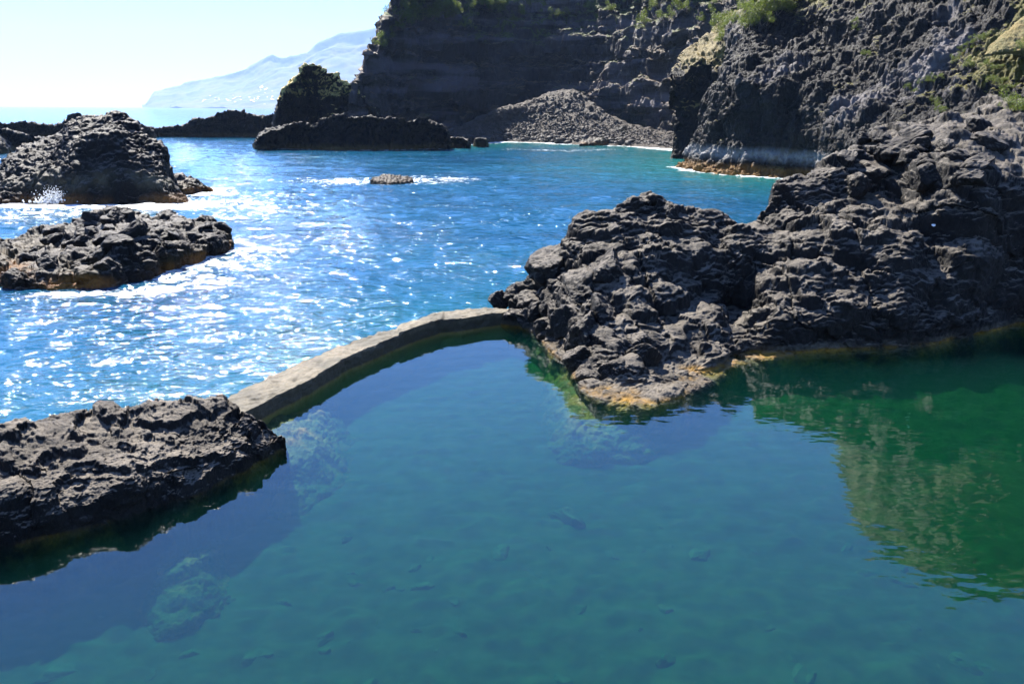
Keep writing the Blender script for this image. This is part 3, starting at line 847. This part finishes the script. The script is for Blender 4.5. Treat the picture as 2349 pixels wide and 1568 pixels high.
# ------------------------------------------------------------------ columnar headland and hillside on the right
def headland():
    us = [1549, 1600, 1680, 1770, 1860, 1960, 2070, 2180, 2300, 2440, 2700, 3000]
    D0 = [88, 84, 80, 78, 76, 68, 60, 54, 49, 45, 43, 41]
    vw = [380, 389, 398, 404, 410]
    r = [[], [], [], [], [], [], [], [], [], [], [], []]
    #        tide   step   mid    face   top    ledge   ledge2   wall   top
    V_tab = {
        1549: [380, 372, 362, 350, 338, 325, 318, 312, 300],
        1600: [389, 374, 330, 290, 250, 215, 190, 160, 120],
        1680: [398, 384, 320, 250, 190, 140, 90, 50, 0],
        1770: [404, 392, 320, 250, 185, 130, 80, 20, -140],
        1860: [410, 396, 325, 250, 180, 120, 70, 20, -60],
        1960: [None, 400, 340, 270, 205, 150, 85, 20, -60],
        2070: [None, 390, 330, 260, 200, 140, 85, 10, -330],
        2180: [None, 380, 310, 250, 190, 130, 60, 0, -560],
        2300: [None, 370, 300, 240, 180, 110, 40, -60, -650],
        2440: [None, 360, 290, 230, 160, 80, 0, -100, -720],
        2700: [None, 360, 290, 220, 140, 60, -40, -160, -760],
        3000: [None, 360, 290, 220, 140, 60, -40, -160, -800]}
    dD = {1549: [0, .5, 1, 2, 3, 4, 5, 6, 7], 1600: [0, 1.0, 2.5, 4, 6, 8, 10, 12, 15], 1680: [0, 1.2, 2.2, 3, 4.2, 9, 14, 17, 22], 1770: [0, 1.2, 2.0, 2.8, 4.0, 10, 16, 18, 30],
          1860: [0, 1.2, 2.0, 3.0, 5, 11, 17, 19, 30], 1960: [0, 2, 4, 8, 13, 17, 22, 24, 34], 2070: [0, 3, 7, 11, 15, 18, 21, 24, 38], 2180: [0, 3, 8, 12, 15, 18, 21, 25, 40],
          2300: [0, 3, 7, 11, 14, 17, 21, 25, 40], 2440: [0, 3, 7, 11, 14, 17, 20, 25, 40], 2700: [0, 3, 7, 11, 14, 17, 20, 25, 40], 3000: [0, 3, 7, 11, 14, 17, 20, 25, 40]}
    shift = {1549: [0, 6, 14, 26, 38, 50, 60, 72, 90], 1600: [0, 4, 6, 10, 22, 32, 42, 58, 80], 1680: [0, 0, 0, 0, 0, 8, 20, 40, 70]}
    rows = [[] for _ in range(12)]
    for u, d0 in zip(us, D0):
        vt, dd = V_tab[u], dD[u]
        sh = shift.get(u, [0] * 9)
        if vt[0] is None:
            p0 = Q(u, 400, d0); p0[2] = 0.0
        else:
            p0 = G(u, vt[0])
        aw = np.array([p0[0], p0[1], 0]); aw /= np.linalg.norm(aw)
        rows[0].append(p0 - aw * 1.0 + [0, 0, -2])
        rows[1].append(p0)
        d0 = p0[1]
        for k in range(1, 9):
            rows[k + 1].append(Q(u + sh[k], vt[k], d0 + dd[k]))
        t = rows[9][-1]
        rows[10].append(t + aw * 15 + [0, 0, 3]); rows[11].append(t + aw * 45 + [0, 0, -t[2]])
    spec = [('n', 7, 1.0), ('w', 3.0, .6, (1, 1, 2.6)), ('b', 2.2, .45, (1, 1, 1.6)), ('w', 1.1, .18)]
    patch("columnar_headland", rows, 900, 620, spec, M_col, seed=91, steps=[(3.0, .25, 7, 2.5), (.9, .3, 3, 1.0)], second=[('b', .8, .16), ('r', 1.0, .16, (.5, .5, 2.5)), ('w', .45, .05)], kind='structure')
    return rows
headland()

def grassy_slope():
    m = simple_mat("dry_grass", (0.08, 0.075, 0.018), (0.18, 0.13, 0.038), 0.9, 0.9, 1.0, 0.25, 9)
    rows = [[Q(u, v, d) for u, v, d in r] for r in [
        [(2250, 136, 60), (2290, 128, 59.5), (2350, 128, 59), (2430, 130, 59), (2560, 120, 59)],
        [(2252, 130, 59.5), (2290, 118, 59), (2350, 112, 58.5), (2430, 108, 58.5), (2560, 100, 58.5)],
        [(2264, 112, 60.5), (2298, 92, 60.5), (2350, 80, 60.5), (2430, 70, 60.5), (2560, 55, 60.5)],
        [(2276, 97, 61.5), (2312, 68, 62), (2352, 38, 62.5), (2430, 5, 63), (2560, -20, 63)],
        [(2280, 98, 63), (2318, 70, 64), (2356, 40, 65), (2434, 8, 66), (2560, -14, 66)]]]
    patch("grassy_slope", rows, 160, 90, [('n', 2.2, .25), ('b', .7, .10), ('b', .22, .05)], m, seed=97, kind='structure')
grassy_slope()

# grassy promontory between the far cliff and the columnar headland
M_spur = rock_mat("grassy_spur", (0.035, 0.033, 0.034), (0.07, 0.065, 0.06), 0.25, 0.8, 0.4,
                  veg=((0.17, 0.12, 0.042), (0.07, 0.07, 0.018), 10.0, 3.0, 0.35, 0.74))
patch("grassy_spur", rock_rows([(1545, 318, 118), (1600, 318, 116), (1680, 318, 112), (1760, 318, 110)], [(1538, 165, 122), (1548, 150, 123), (1575, 112, 126), (1610, 96, 129), (1640, 70, 131), (1690, 30, 133), (1760, -30, 136)],
      hf=(0, .10, .22, .38, 1), zf=(0, .35, .62, .82, 1), skirt=(1, 3), back=12, backdrop=6, ends=False), 300, 240,
      [('n', 6, .9), ('w', 3.5, .6, (1, 1, 1.8)), ('b', 2, .4)], M_spur, seed=95, second=[('b', .8, .15)], kind='structure')

# ------------------------------------------------------------------ far mountains
def mountains():
    m, nt, b = new_mat("far_hills")
    geo = nt.nodes.new("ShaderNodeNewGeometry")
    c = mix(nt, ramp(nt, noise(nt, geo.outputs["Position"], 0.005, 8, 0.6), [(0.4, 0.0), (0.6, 1.0)]), (0.035, 0.06, 0.03), (0.09, 0.085, 0.06))
    nt.links.new(c, b.inputs["Base Color"]); b.inputs["Roughness"].default_value = 1.0
    def ridge(name, sil, D, depth, seed, amp):
        base_ = [(u, 0) for u, _ in sil]
        cr = [Q(u, v, D) for u, v in sil]
        rows = []
        for f, zf in ((1.0, 0), (.85, .10), (.6, .30), (.35, .58), (.12, .86), (0, 1)):
            rows.append([np.array([p[0] * (1 - f * depth / D), p[1] * (1 - f * depth / D), -3 + (p[2] + 3) * zf]) for p in cr])
        rows.append([p * np.array([1.04, 1.04, .75]) for p in cr]); rows.append([p * np.array([1.12, 1.12, 0]) for p in cr])
        patch(name, rows, 420, 160, [('r', 630, amp, (1, 1, 1)), ('b', 250, amp * .4)], m, seed=seed, kind='structure')
    ridge("far_headland", [(326, 243), (336, 240), (350, 212), (362, 206), (400, 200), (435, 192), (465, 184), (500, 175), (530, 170), (560, 162), (582, 150), (602, 134), (622, 127), (645, 134), (668, 132), (700, 122), (728, 100), (748, 92), (790, 78), (850, 68), (900, 58), (960, 40), (1040, 20)], 10500, 1350, 101, 24)
    ridge("near_foothills", [(392, 245), (398, 240), (412, 236), (440, 234), (480, 226), (520, 212), (560, 198), (600, 178), (640, 160), (680, 150), (720, 128), (760, 112), (810, 108), (860, 100), (940, 90), (1040, 90)], 9150, 1650, 103, 24)
    # village houses on the foothills
    hm, hn, hb = new_mat("white_render"); hb.inputs["Base Color"].default_value = (0.42, 0.38, 0.36, 1)
    rm, rn_, rb = new_mat("roof_tile"); rb.inputs["Base Color"].default_value = (0.45, 0.2, 0.12, 1)
    bx = [(-1, -1, 0), (1, -1, 0), (1, 1, 0), (-1, 1, 0), (-1, -1, 1), (1, -1, 1), (1, 1, 1), (-1, 1, 1)]
    bf = [(0, 1, 5, 4), (1, 2, 6, 5), (2, 3, 7, 6), (3, 0, 4, 7)]
    wall = mesh_obj("house", [(x * 9, y * 7, z * 9 - 3) for x, y, z in bx], bf, hm, smooth=False)
    roof = mesh_obj("roof", [(-10, -8, 6), (10, -8, 6), (10, 8, 6), (-10, 8, 6), (-10, 0, 10.5), (10, 0, 10.5)], [(0, 1, 5, 4), (2, 3, 4, 5), (0, 4, 3, 3), (1, 2, 5, 5)][:2], rm, wall, smooth=False)
    rs = np.random.RandomState(3)
    tree = surface_tree(SURF[-2:], 1)
    k = 0
    for j in range(400):
        if k >= 46: break
        u, v = rs.uniform(455, 630), rs.normal(229, 5)
        if rs.rand() < .18: u, v = rs.uniform(590, 630), rs.normal(207, 5)
        d = ray(u, v); lo, nr, idx, dist = tree.ray_cast((0, 0, CAM_H), Vector(d).normalized())
        if lo is None: continue
        if k == 0: a, r_ = wall, roof
        else:
            a = wall.copy(); COL.objects.link(a); r_ = roof.copy(); COL.objects.link(r_); r_.parent = a
        s = rs.uniform(.5, .9) * (1.6 if rs.rand() < .1 else 1)
        a.location = lo; a.rotation_euler = (0, 0, rs.uniform(-.6, .6)); a.scale = (s, s, s)
        tag(a, "tiny pale house in the village far off below the hazy mountains", "house", "village houses on the far shore")
        k += 1
    return k
mountains()

# ------------------------------------------------------------------ sea wall
def sea_wall():
    n = 260
    P1, P0 = resample(wp, n), resample(ws, n)
    rows = []
    prof = [(1.0, -1.7, .10), (1.0, -.6, .06), (1.0, -.02, .02), (1.0, .16, 0), (1.0, .31, 0), (.998, .352, 0), (.97, .36, 0), (.75, .362, 0), (.5, .365, 0), (.25, .36, 0), (.06, .345, 0), (0, .30, 0), (-.03, .1, 0), (-.06, -.3, 0), (-.1, -1.2, 0)]
    for t, z, off in prof:
        p = P0 + (P1 - P0) * t
        p = p.copy(); p[:, 2] = z
        rows.append(p)
    A = np.array(rows)
    P = catmull(A, 150, 0)
    Nn = normals(P)
    d = displace_amount(P, [('n', 1.6, .05), ('b', .45, .035), ('b', .16, .016)], 7)
    F1, F2, I = worley(P / np.array([.55, .55, .4]), 12)
    d -= .10 * np.clip(.28 - F1, 0, 1) * 2 * (I > .6)
    P = P + Nn * d[..., None]
    # shallow steps where the pours of concrete meet
    s = np.linspace(0, 1, n)
    step = 0.06 * (s > .62) + 0.03 * (s > .27) - 0.03 * (s > .80)
    P[..., 2] += np.where(P[..., 2] > .2, step[None, :] - .03, 0)
    m, nt, b = new_mat("weathered_concrete")
    L = nt.links.new
    geo = nt.nodes.new("ShaderNodeNewGeometry"); pos = geo.outputs["Position"]
    sx = nt.nodes.new("ShaderNodeSeparateXYZ"); L(pos, sx.inputs[0])
    c = mix(nt, ramp(nt, noise(nt, pos, 1.1, 6, .6), [(.40, 0.), (.6, 1.)]), (.035, .027, .011), (.105, .083, .048))
    c = mix(nt, 1.0, c, ramp(nt, noise(nt, pos, 14, 6, .7), [(.3, .55), (.7, 1.3)]), 'MULTIPLY')
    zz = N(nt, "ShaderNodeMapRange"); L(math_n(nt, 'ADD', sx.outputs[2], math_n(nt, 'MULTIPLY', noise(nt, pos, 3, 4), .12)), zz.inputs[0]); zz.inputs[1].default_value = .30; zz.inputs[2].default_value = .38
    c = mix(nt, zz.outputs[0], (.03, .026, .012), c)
    al = N(nt, "ShaderNodeMapRange"); L(sx.outputs[2], al.inputs[0]); al.inputs[1].default_value = .05; al.inputs[2].default_value = -.03
    c = mix(nt, al.outputs[0], c, (.26, .16, .03))
    L(c, b.inputs["Base Color"]); b.inputs["Roughness"].default_value = .8
    bp = N(nt, "ShaderNodeBump", Strength=.7, Distance=.03); L(noise(nt, pos, 12, 7, .7), bp.inputs["Height"]); L(bp.outputs[0], b.inputs["Normal"])
    loc = P.reshape(-1, 3).mean(0)
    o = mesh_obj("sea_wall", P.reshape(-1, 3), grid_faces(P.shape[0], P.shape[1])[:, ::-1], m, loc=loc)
    tag(o, "low weathered concrete wall separating the calm pool from the sea", "wall")
sea_wall()

# ------------------------------------------------------------------ boulders heaped at the end of the wall and round the outcrop
def pile():
    ms = [boulder_mesh("boulder", 200 + k, M_near, 5, flat=.9, cuts=9, rough=.12, soft=26, wear=.11) for k in range(10)]
    spots = [  # u, v of the centre, distance, radius, label
        (1140, 688, 25.6, .40, "smooth dark boulder nearest the open sea at the end of the wall"),
        (1172, 680, 25.5, .38, None), (1195, 690, 25.2, .40, None), (1185, 662, 26.0, .30, None), (1212, 672, 25.6, .42, None),
        (1230, 655, 25.6, .38, None), (1228, 690, 24.8, .46, None), (1248, 672, 25.0, .42, None), (1205, 705, 24.9, .34, None),
        (1178, 703, 25.1, .26, None), (1216, 738, 24.0, .36, None),
        (1186, 736, 24.2, .46, "angular pale topped boulder in the pool where the wall ends"),
        (1238, 722, 24.0, .52, None), (1262, 745, 23.1, .40, None), (1270, 700, 23.9, .58, None), (1292, 660, 24.2, .60, None),
        (1272, 775, 22.4, .26, None), (1252, 768, 22.8, .20, "small pale yellow stone at the waterline beside the boulder heap"),
        (1285, 755, 22.6, .42, None), (1272, 615, 25.2, .75, "tall rounded boulder with a bright left flank above the heap"),
        (1330, 700, 22.6, .62, None), (1312, 745, 21.8, .52, None), (1345, 770, 20.9, .62, None), (1340, 820, 20.1, .50, None),
        (1352, 858, 19.4, .46, "rounded boulder standing in brown weed at the lowest corner of the outcrop"),
        (1420, 858, 19.2, .62, "broad cracked boulder at the tip of the outcrop above the golden weed"),
        (1395, 800, 20.2, .58, None), (1440, 790, 20.6, .55, None), (1380, 735, 21.5, .70, None), (1390, 640, 23.2, .80, None), (1460, 835, 19.8, .5, None)]
    rs = np.random.RandomState(9)
    for k, (u, v, D, r, lab) in enumerate(spots):
        o = bpy.data.objects.new("boulder", ms[k % 10]); COL.objects.link(o)
        p = Q(u, v, D)
        o.location = p; o.scale = (r * rs.uniform(.9, 1.2), r * rs.uniform(.9, 1.2), r * rs.uniform(.8, 1.1))
        o.rotation_euler = (rs.uniform(-.6, .6), rs.uniform(-.6, .6), rs.uniform(0, 6.28))
        if lab: tag(o, lab, "boulder")
        else: tag(o, "dark grey boulder wedged in the heap between the wall end and the outcrop", "boulder", "boulders heaped on the left foot of the outcrop")
pile()

def loose_blocks():
    rs = np.random.RandomState(31)
    tree = surface_tree([P for P in SURF if P[..., 1].mean() < 45], 2)
    sets = [(M_reef, 400, 46, [(150, 620, 485, 640)], (.22, .50), "angular black block lying on the low blocky reef rock", "blocks piled on the low reef rock"),
            (M_near, 420, 34, [(1880, 2250, 300, 430)], (.22, .52), "angular dark block on the upper bench of the big right outcrop", "blocks on the upper bench of the right outcrop")]
    for mat, sd_, n, boxes, (r0, r1), lab, grp in sets:
        ms = [boulder_mesh("boulder", sd_ + k, mat, 4, flat=.85, cuts=8, rough=.12, soft=30, wear=.10) for k in range(6)]
        k = 0
        for _ in range(900):
            if k >= n: break
            u, v = (rs.uniform(60, 515), rs.uniform(482, 640)) if mat is M_reef else (rs.uniform(1850, 2300), rs.uniform(290, 425))
            lo, nr, idx, dist = tree.ray_cast((0, 0, CAM_H), Vector(ray(u, v)).normalized())
            if lo is None or lo.z < .35 or nr.z < .2 and nr.z > -.2: continue
            if mat is M_reef and not (28 < lo.y < 46): continue
            if mat is M_near and not (22 < lo.y < 40): continue
            r = rs.uniform(r0, r1) * (1.35 if rs.rand() < .15 else 1)
            o = bpy.data.objects.new("boulder", ms[k % 6]); COL.objects.link(o)
            o.location = lo; o.location.z -= r * .15
            o.scale = (r * rs.uniform(.9, 1.3), r * rs.uniform(.8, 1.1), r * rs.uniform(.7, 1.0))
            o.rotation_euler = (rs.uniform(-.4, .4), rs.uniform(-.4, .4), rs.uniform(0, 6.28))
            tag(o, lab, "boulder", grp)
            k += 1
loose_blocks()

# ------------------------------------------------------------------ submerged rocks in the pool
M_sub = rock_mat("weedy_submerged_rock", (0.35, 0.33, 0.12), (1.1, 0.90, 0.42), 3.0, .8, .06, streak=((0.34, 0.15, 0.04), (1.3, 1.3, 1.3), .50, .8))
patch("submerged_rock", [[G(u, v, z * .5) for u, v, z in row] for row in [
    [(560, 1180, -1.9), (640, 1190, -1.9), (720, 1180, -1.9), (800, 1130, -1.9), (850, 1040, -2.0)],
    [(575, 1110, -1.3), (640, 1120, -1.25), (705, 1105, -1.3), (765, 1060, -1.4), (810, 1000, -1.6)],
    [(590, 1050, -.75), (650, 1055, -.65), (700, 1045, -.7), (750, 1005, -.9), (780, 960, -1.2)],
    [(600, 1000, -.35), (660, 990, -.30), (705, 980, -.45), (745, 955, -.7), (770, 930, -1.0)],
    [(600, 950, -.4), (660, 945, -.35), (700, 935, -.5), (740, 925, -.8), (760, 900, -1.3)],
    [(600, 920, -1.4), (660, 915, -1.4), (700, 910, -1.4), (730, 900, -1.5), (750, 880, -2.0)]]], 200, 160,
    [('w', .5, .09), ('b', .3, .05), ('b', .1, .02)], M_sub, seed=111, label="orange and green weed covered rock under the water beside the wall's near end", cat="rock")
patch("submerged_rock", [[G(u, v, z * .5) for u, v, z in row] for row in [
    [(1180, 1050, -2.2), (1280, 1080, -2.2), (1400, 1090, -2.2), (1520, 1080, -2.2), (1600, 1040, -2.2)],
    [(1200, 990, -2.3), (1290, 1030, -1.5), (1400, 1045, -1.45), (1500, 1030, -1.5), (1570, 990, -1.6)],
    [(1210, 920, -2.3), (1290, 960, -.95), (1390, 985, -.9), (1480, 975, -1.0), (1540, 950, -1.1)],
    [(1215, 860, -2.3), (1290, 900, -.7), (1380, 935, -.6), (1460, 930, -.7), (1520, 915, -.9)],
    [(1225, 810, -2.2), (1290, 850, -.5), (1370, 890, -.4), (1450, 900, -.5), (1510, 890, -.6)]]], 220, 160,
    [('w', .6, .10), ('b', .35, .06), ('b', .12, .02)], M_sub, seed=113, label="broad pale weedy reef under the water off the tip of the outcrop", cat="rock")
patch("submerged_rock", [[G(u, v, z * .5) for u, v, z in row] for row in [
    [(300, 1470, -2.3), (380, 1480, -2.3), (470, 1440, -2.3), (560, 1380, -2.3)],
    [(310, 1430, -2.2), (385, 1430, -1.9), (465, 1400, -1.9), (540, 1350, -2.2)],
    [(330, 1370, -1.8), (390, 1350, -1.6), (460, 1320, -1.6), (520, 1280, -1.9)],
    [(360, 1320, -1.6), (410, 1290, -1.3), (470, 1260, -1.3), (510, 1240, -1.7)],
    [(380, 1290, -2.4), (420, 1260, -2.4), (470, 1230, -2.4), (510, 1210, -2.4)]]], 160, 120,
    [('w', .5, .09), ('b', .25, .05), ('b', .1, .02)], M_sub, seed=115, label="long greenish rock under the water below the foreground rock's shadow", cat="rock")
def pool_stones():
    ms_ = simple_mat("submerged_stone", (0.02, 0.022, 0.015), (0.07, 0.068, 0.04), 3.0)
    ms = [boulder_mesh("submerged_boulder", 300 + k, ms_, 4, flat=.6, cuts=9, rough=.14, soft=20, wear=.12) for k in range(5)]
    rs = np.random.RandomState(12)
    spec = [(2015, 1330, .42, "pale speckled boulder lying on the pool floor at the lower right"), (1305, 1205, .42, "flat boulder casting a dark shadow in the middle of the pool floor"),
            (1150, 1275, .26, "small pale stone left of the flat boulder on the pool floor"), (1590, 1290, .34, "dark rounded boulder on the pool floor right of the flat boulder")]
    for k in range(70):
        spec.append((rs.uniform(100, 2330), 1200 + 360 * rs.uniform(0, 1) ** .8, rs.uniform(.07, .17) * (1.5 if rs.rand() < .15 else 1), None))
    for k, (u, v, r, lab) in enumerate(spec):
        p = G(u, v, -1.05)
        z = float(pool_depth(np.array([p[0]]), np.array([p[1]]))[0])
        o = bpy.data.objects.new("submerged_boulder", ms[k % 5]); COL.objects.link(o)
        o.location = (p[0], p[1], z - r * .08); o.scale = (r * rs.uniform(.8, 1.3), r * rs.uniform(.7, 1.1), r * rs.uniform(.6, 1)); o.rotation_euler = (rs.uniform(-.2, .2), rs.uniform(-.2, .2), rs.uniform(0, 6.28))
        if lab: tag(o, lab, "boulder")
        else: tag(o, "small dim stone lying on the silty pool floor", "stone", "small stones scattered on the pool floor")
pool_stones()

# ------------------------------------------------------------------ spray and a pale stone
def spray():
    m, nt, b = new_mat("white_water")
    b.inputs["Base Color"].default_value = (0.66, 0.68, 0.68, 1); b.inputs["Roughness"].default_value = .8
    rs = np.random.RandomState(8)
    V, F = [], []
    c = G(132, 463)
    for k in range(900):
        t = rs.rand() ** 1.6
        p = c + np.array([rs.normal() * .75 * (1 - .6 * t), rs.normal() * .25 - .2, t * 1.05 * math.exp(-((k % 7) - 3) ** 2 / 12)])
        r = rs.uniform(.02, .09) * (1 - .6 * t)
        i = len(V)
        V += [p + [r, 0, 0], p - [r, 0, 0], p + [0, r, 0], p - [0, r, 0], p + [0, 0, r], p - [0, 0, r]]
        F += [(i, i + 2, i + 4), (i + 2, i + 1, i + 4), (i + 1, i + 3, i + 4), (i + 3, i, i + 4), (i + 2, i, i + 5), (i + 1, i + 2, i + 5), (i + 3, i + 1, i + 5), (i, i + 3, i + 5)]
    tag(mesh_obj("spray", V, F, m), "white burst of spray where a wave meets the tallest sea rock", "spray", kind='stuff')
    tree = surface_tree([P for P in SURF if P[..., 1].mean() < 40], 1)
    lo, nr, idx, dist = tree.ray_cast((0, 0, CAM_H), Vector(ray(2141, 517)).normalized())
    if lo is not None:
        st, nt, b = new_mat("pale_stone"); b.inputs["Base Color"].default_value = (0.8, 0.8, 0.78, 1)
        o = bpy.data.objects.new("stone", boulder_mesh("stone", 55, st, 3)); COL.objects.link(o)
        o.location = lo; o.scale = (.075, .06, .07)
        tag(o, "small white stone caught on the dark shaded rock face at the right", "stone")
spray()

# ------------------------------------------------------------------ shrubs
def shrub_meshes():
    lm, nt, b = new_mat("shrub_leaf")
    oi = nt.nodes.new("ShaderNodeObjectInfo"); geo = nt.nodes.new("ShaderNodeNewGeometry")
    c = mix(nt, noise(nt, geo.outputs["Position"], 1.2, 4, .7), (0.022, 0.04, 0.008), (0.10, 0.13, 0.02))
    nt.links.new(c, b.inputs["Base Color"]); b.inputs["Roughness"].default_value = .6
    tn = nt.nodes.new("ShaderNodeBsdfTranslucent"); nt.links.new(mix(nt, .5, c, (0.2, 0.26, 0.02)), tn.inputs[0])
    mx = nt.nodes.new("ShaderNodeMixShader"); mx.inputs[0].default_value = .4
    out = nt.nodes["Material Output"]
    nt.links.new(b.outputs[0], mx.inputs[1]); nt.links.new(tn.outputs[0], mx.inputs[2]); nt.links.new(mx.outputs[0], out.inputs[0])
    wm = simple_mat("shrub_wood", (0.08, 0.06, 0.04), (0.14, 0.11, 0.08), 3)
    res = []
    for s in range(4):
        rs = np.random.RandomState(40 + s)
        V, F = [], []
        cl = rs.normal(size=(9, 3)) * [.55, .5, .35] + [0, 0, .55]
        for k in range(900):
            c0 = cl[rs.randint(9)]
            d = rs.normal(size=3); d /= np.linalg.norm(d)
            p = c0 + d * rs.uniform(.2, .38)
            a = rs.normal(size=3); a /= np.linalg.norm(a); q = np.cross(a, d); q /= np.linalg.norm(q) + 1e-6
            sz = rs.uniform(.035, .075)
            i = len(V)
            V += [p - a * sz, p + q * sz * .5, p + a * sz, p - q * sz * .5]; F.append((i, i + 1, i + 2, i + 3))
        me = mesh_obj("shrub", V, F, lm, smooth=False)
        st = []
        SF = []
        for k in range(4):
            e = cl[k]; i = len(st)
            for t_, rr in ((0, .05), (1, .02)):
                for m_ in range(4):
                    an = m_ * math.pi / 2
                    st.append((e[0] * t_ + rr * math.cos(an), e[1] * t_ + rr * math.sin(an), -.25 + (e[2] + .25) * t_))
            for m_ in range(4): SF.append((i + m_, i + (m_ + 1) % 4, i + 4 + (m_ + 1) % 4, i + 4 + m_))
        ste = mesh_obj("stem", st, SF, wm, me)
        res.append((me, ste))
    return res
def shrubs():
    protos = shrub_meshes()
    tree = surface_tree([P for P in SURF if P[..., 1].mean() < 400])
    rs = np.random.RandomState(77)
    used = [False] * 4
    def place(u, v, size, label, group):
        d = Vector(ray(u, v)).normalized()
        lo, nr, idx, dist = tree.ray_cast((0, 0, CAM_H), d)
        if lo is None or dist < 30 or dist > 400: return
        k = rs.randint(4)
        a, st = protos[k]
        if used[k]:
            a = a.copy(); COL.objects.link(a); st = st.copy(); COL.objects.link(st); st.parent = a
        used[k] = True
        a.location = lo - d * size * .1; a.scale = (size, size, size * rs.uniform(.7, 1.1)); a.rotation_euler = (0, 0, rs.uniform(0, 6.28))
        tag(a, label, "shrub", group)
    G1 = "shrubs on the left shoulder of the far cliff"
    for k in range(42):
        t = rs.rand()
        u = 905 + 240 * t; v = rs.uniform(2, 60) * (1 - t * .6)
        place(u, v, rs.uniform(1.2, 2.4), "dark green shrub clinging to the upper left shoulder of the far cliff", G1)
    for u, v in [(908, 58), (918, 48), (925, 36), (936, 22), (942, 8), (900, 66), (893, 84), (874, 96), (868, 100), (930, 30), (945, 14)]:
        place(u + 4, v + 3, 1.7, "sunlit shrub on the stepped skyline at the far cliff's left edge", "shrubs on the far cliff's skyline")
    for u, v in [(1120, 12), (1180, 40), (1210, 20), (1290, 30), (1400, 15), (1500, 20), (1520, 40), (1480, 55), (1060, 60), (1020, 40), (985, 30), (1570, 15)]:
        for j in range(2):
            place(u + rs.uniform(-14, 14), v + rs.uniform(-8, 12), rs.uniform(1.3, 2.2), "dark shrub on a ledge high on the far cliff", "shrubs high on the far cliff")
    for u, v in [(1600, 10), (1640, 12), (1655, 50), (1670, 62), (1700, 18), (1690, 45), (1660, 85), (1765, 12), (1785, 8), (1780, 28), (1750, 48), (1720, 60), (1735, 40), (1800, 14), (1645, 66), (1625, 40)]:
        for j in range(3):
            place(u + rs.uniform(-13, 13), v + rs.uniform(-9, 9), rs.uniform(.8, 1.5), "bright green shrub on the crest between the spur and the columnar headland", "shrubs on the crest above the grassy spur")
    for u, v in [(2190, 135), (2230, 105), (2210, 115), (2250, 90), (2290, 195), (2270, 160), (2150, 185), (2120, 190), (2100, 210), (2160, 250), (2320, 210), (2330, 250), (2230, 150), (1970, 60), (1990, 130), (2140, 235), (2345, 110)]:
        for j in range(3):
            place(u + rs.uniform(-14, 14), v + rs.uniform(-8, 8), rs.uniform(.22, .5), "small yellow green succulent shrub on the hillside at the upper right", "small shrubs on the right hillside")
    for u, v in [(690, 190), (710, 195), (745, 205), (770, 210), (800, 215), (680, 205)]:
        place(u, v, .8, "olive tuft of shrub on the ledge of the rock stack", "shrubs on the rock stack")
    for k in range(4):
        if not used[k]:
            for o in protos[k][::-1]: bpy.data.objects.remove(o, do_unlink=True)
shrubs()

# ------------------------------------------------------------------ sea air
def haze():
    m = bpy.data.materials.new("haze"); m.use_nodes = True
    nt = m.node_tree; nt.nodes.remove(nt.nodes["Principled BSDF"])
    v = nt.nodes.new("ShaderNodeVolumePrincipled")
    v.inputs["Color"].default_value = (0.50, 0.68, 1.0, 1)
    v.inputs["Density"].default_value = 0.000062
    v.inputs["Anisotropy"].default_value = 0.0
    nt.links.new(v.outputs[0], nt.nodes["Material Output"].inputs["Volume"])
    s, z0, z1 = 13900, -4.6, 1150
    V = [(x, y, z) for z in (z0, z1) for x, y in ((-s, -s), (s, -s), (s, s), (-s, s))]
    F = [(0, 3, 2, 1), (4, 5, 6, 7), (0, 1, 5, 4), (1, 2, 6, 5), (2, 3, 7, 6), (3, 0, 4, 7)]
    tag(mesh_obj("haze", V, F, m, smooth=False), kind='stuff')
haze()
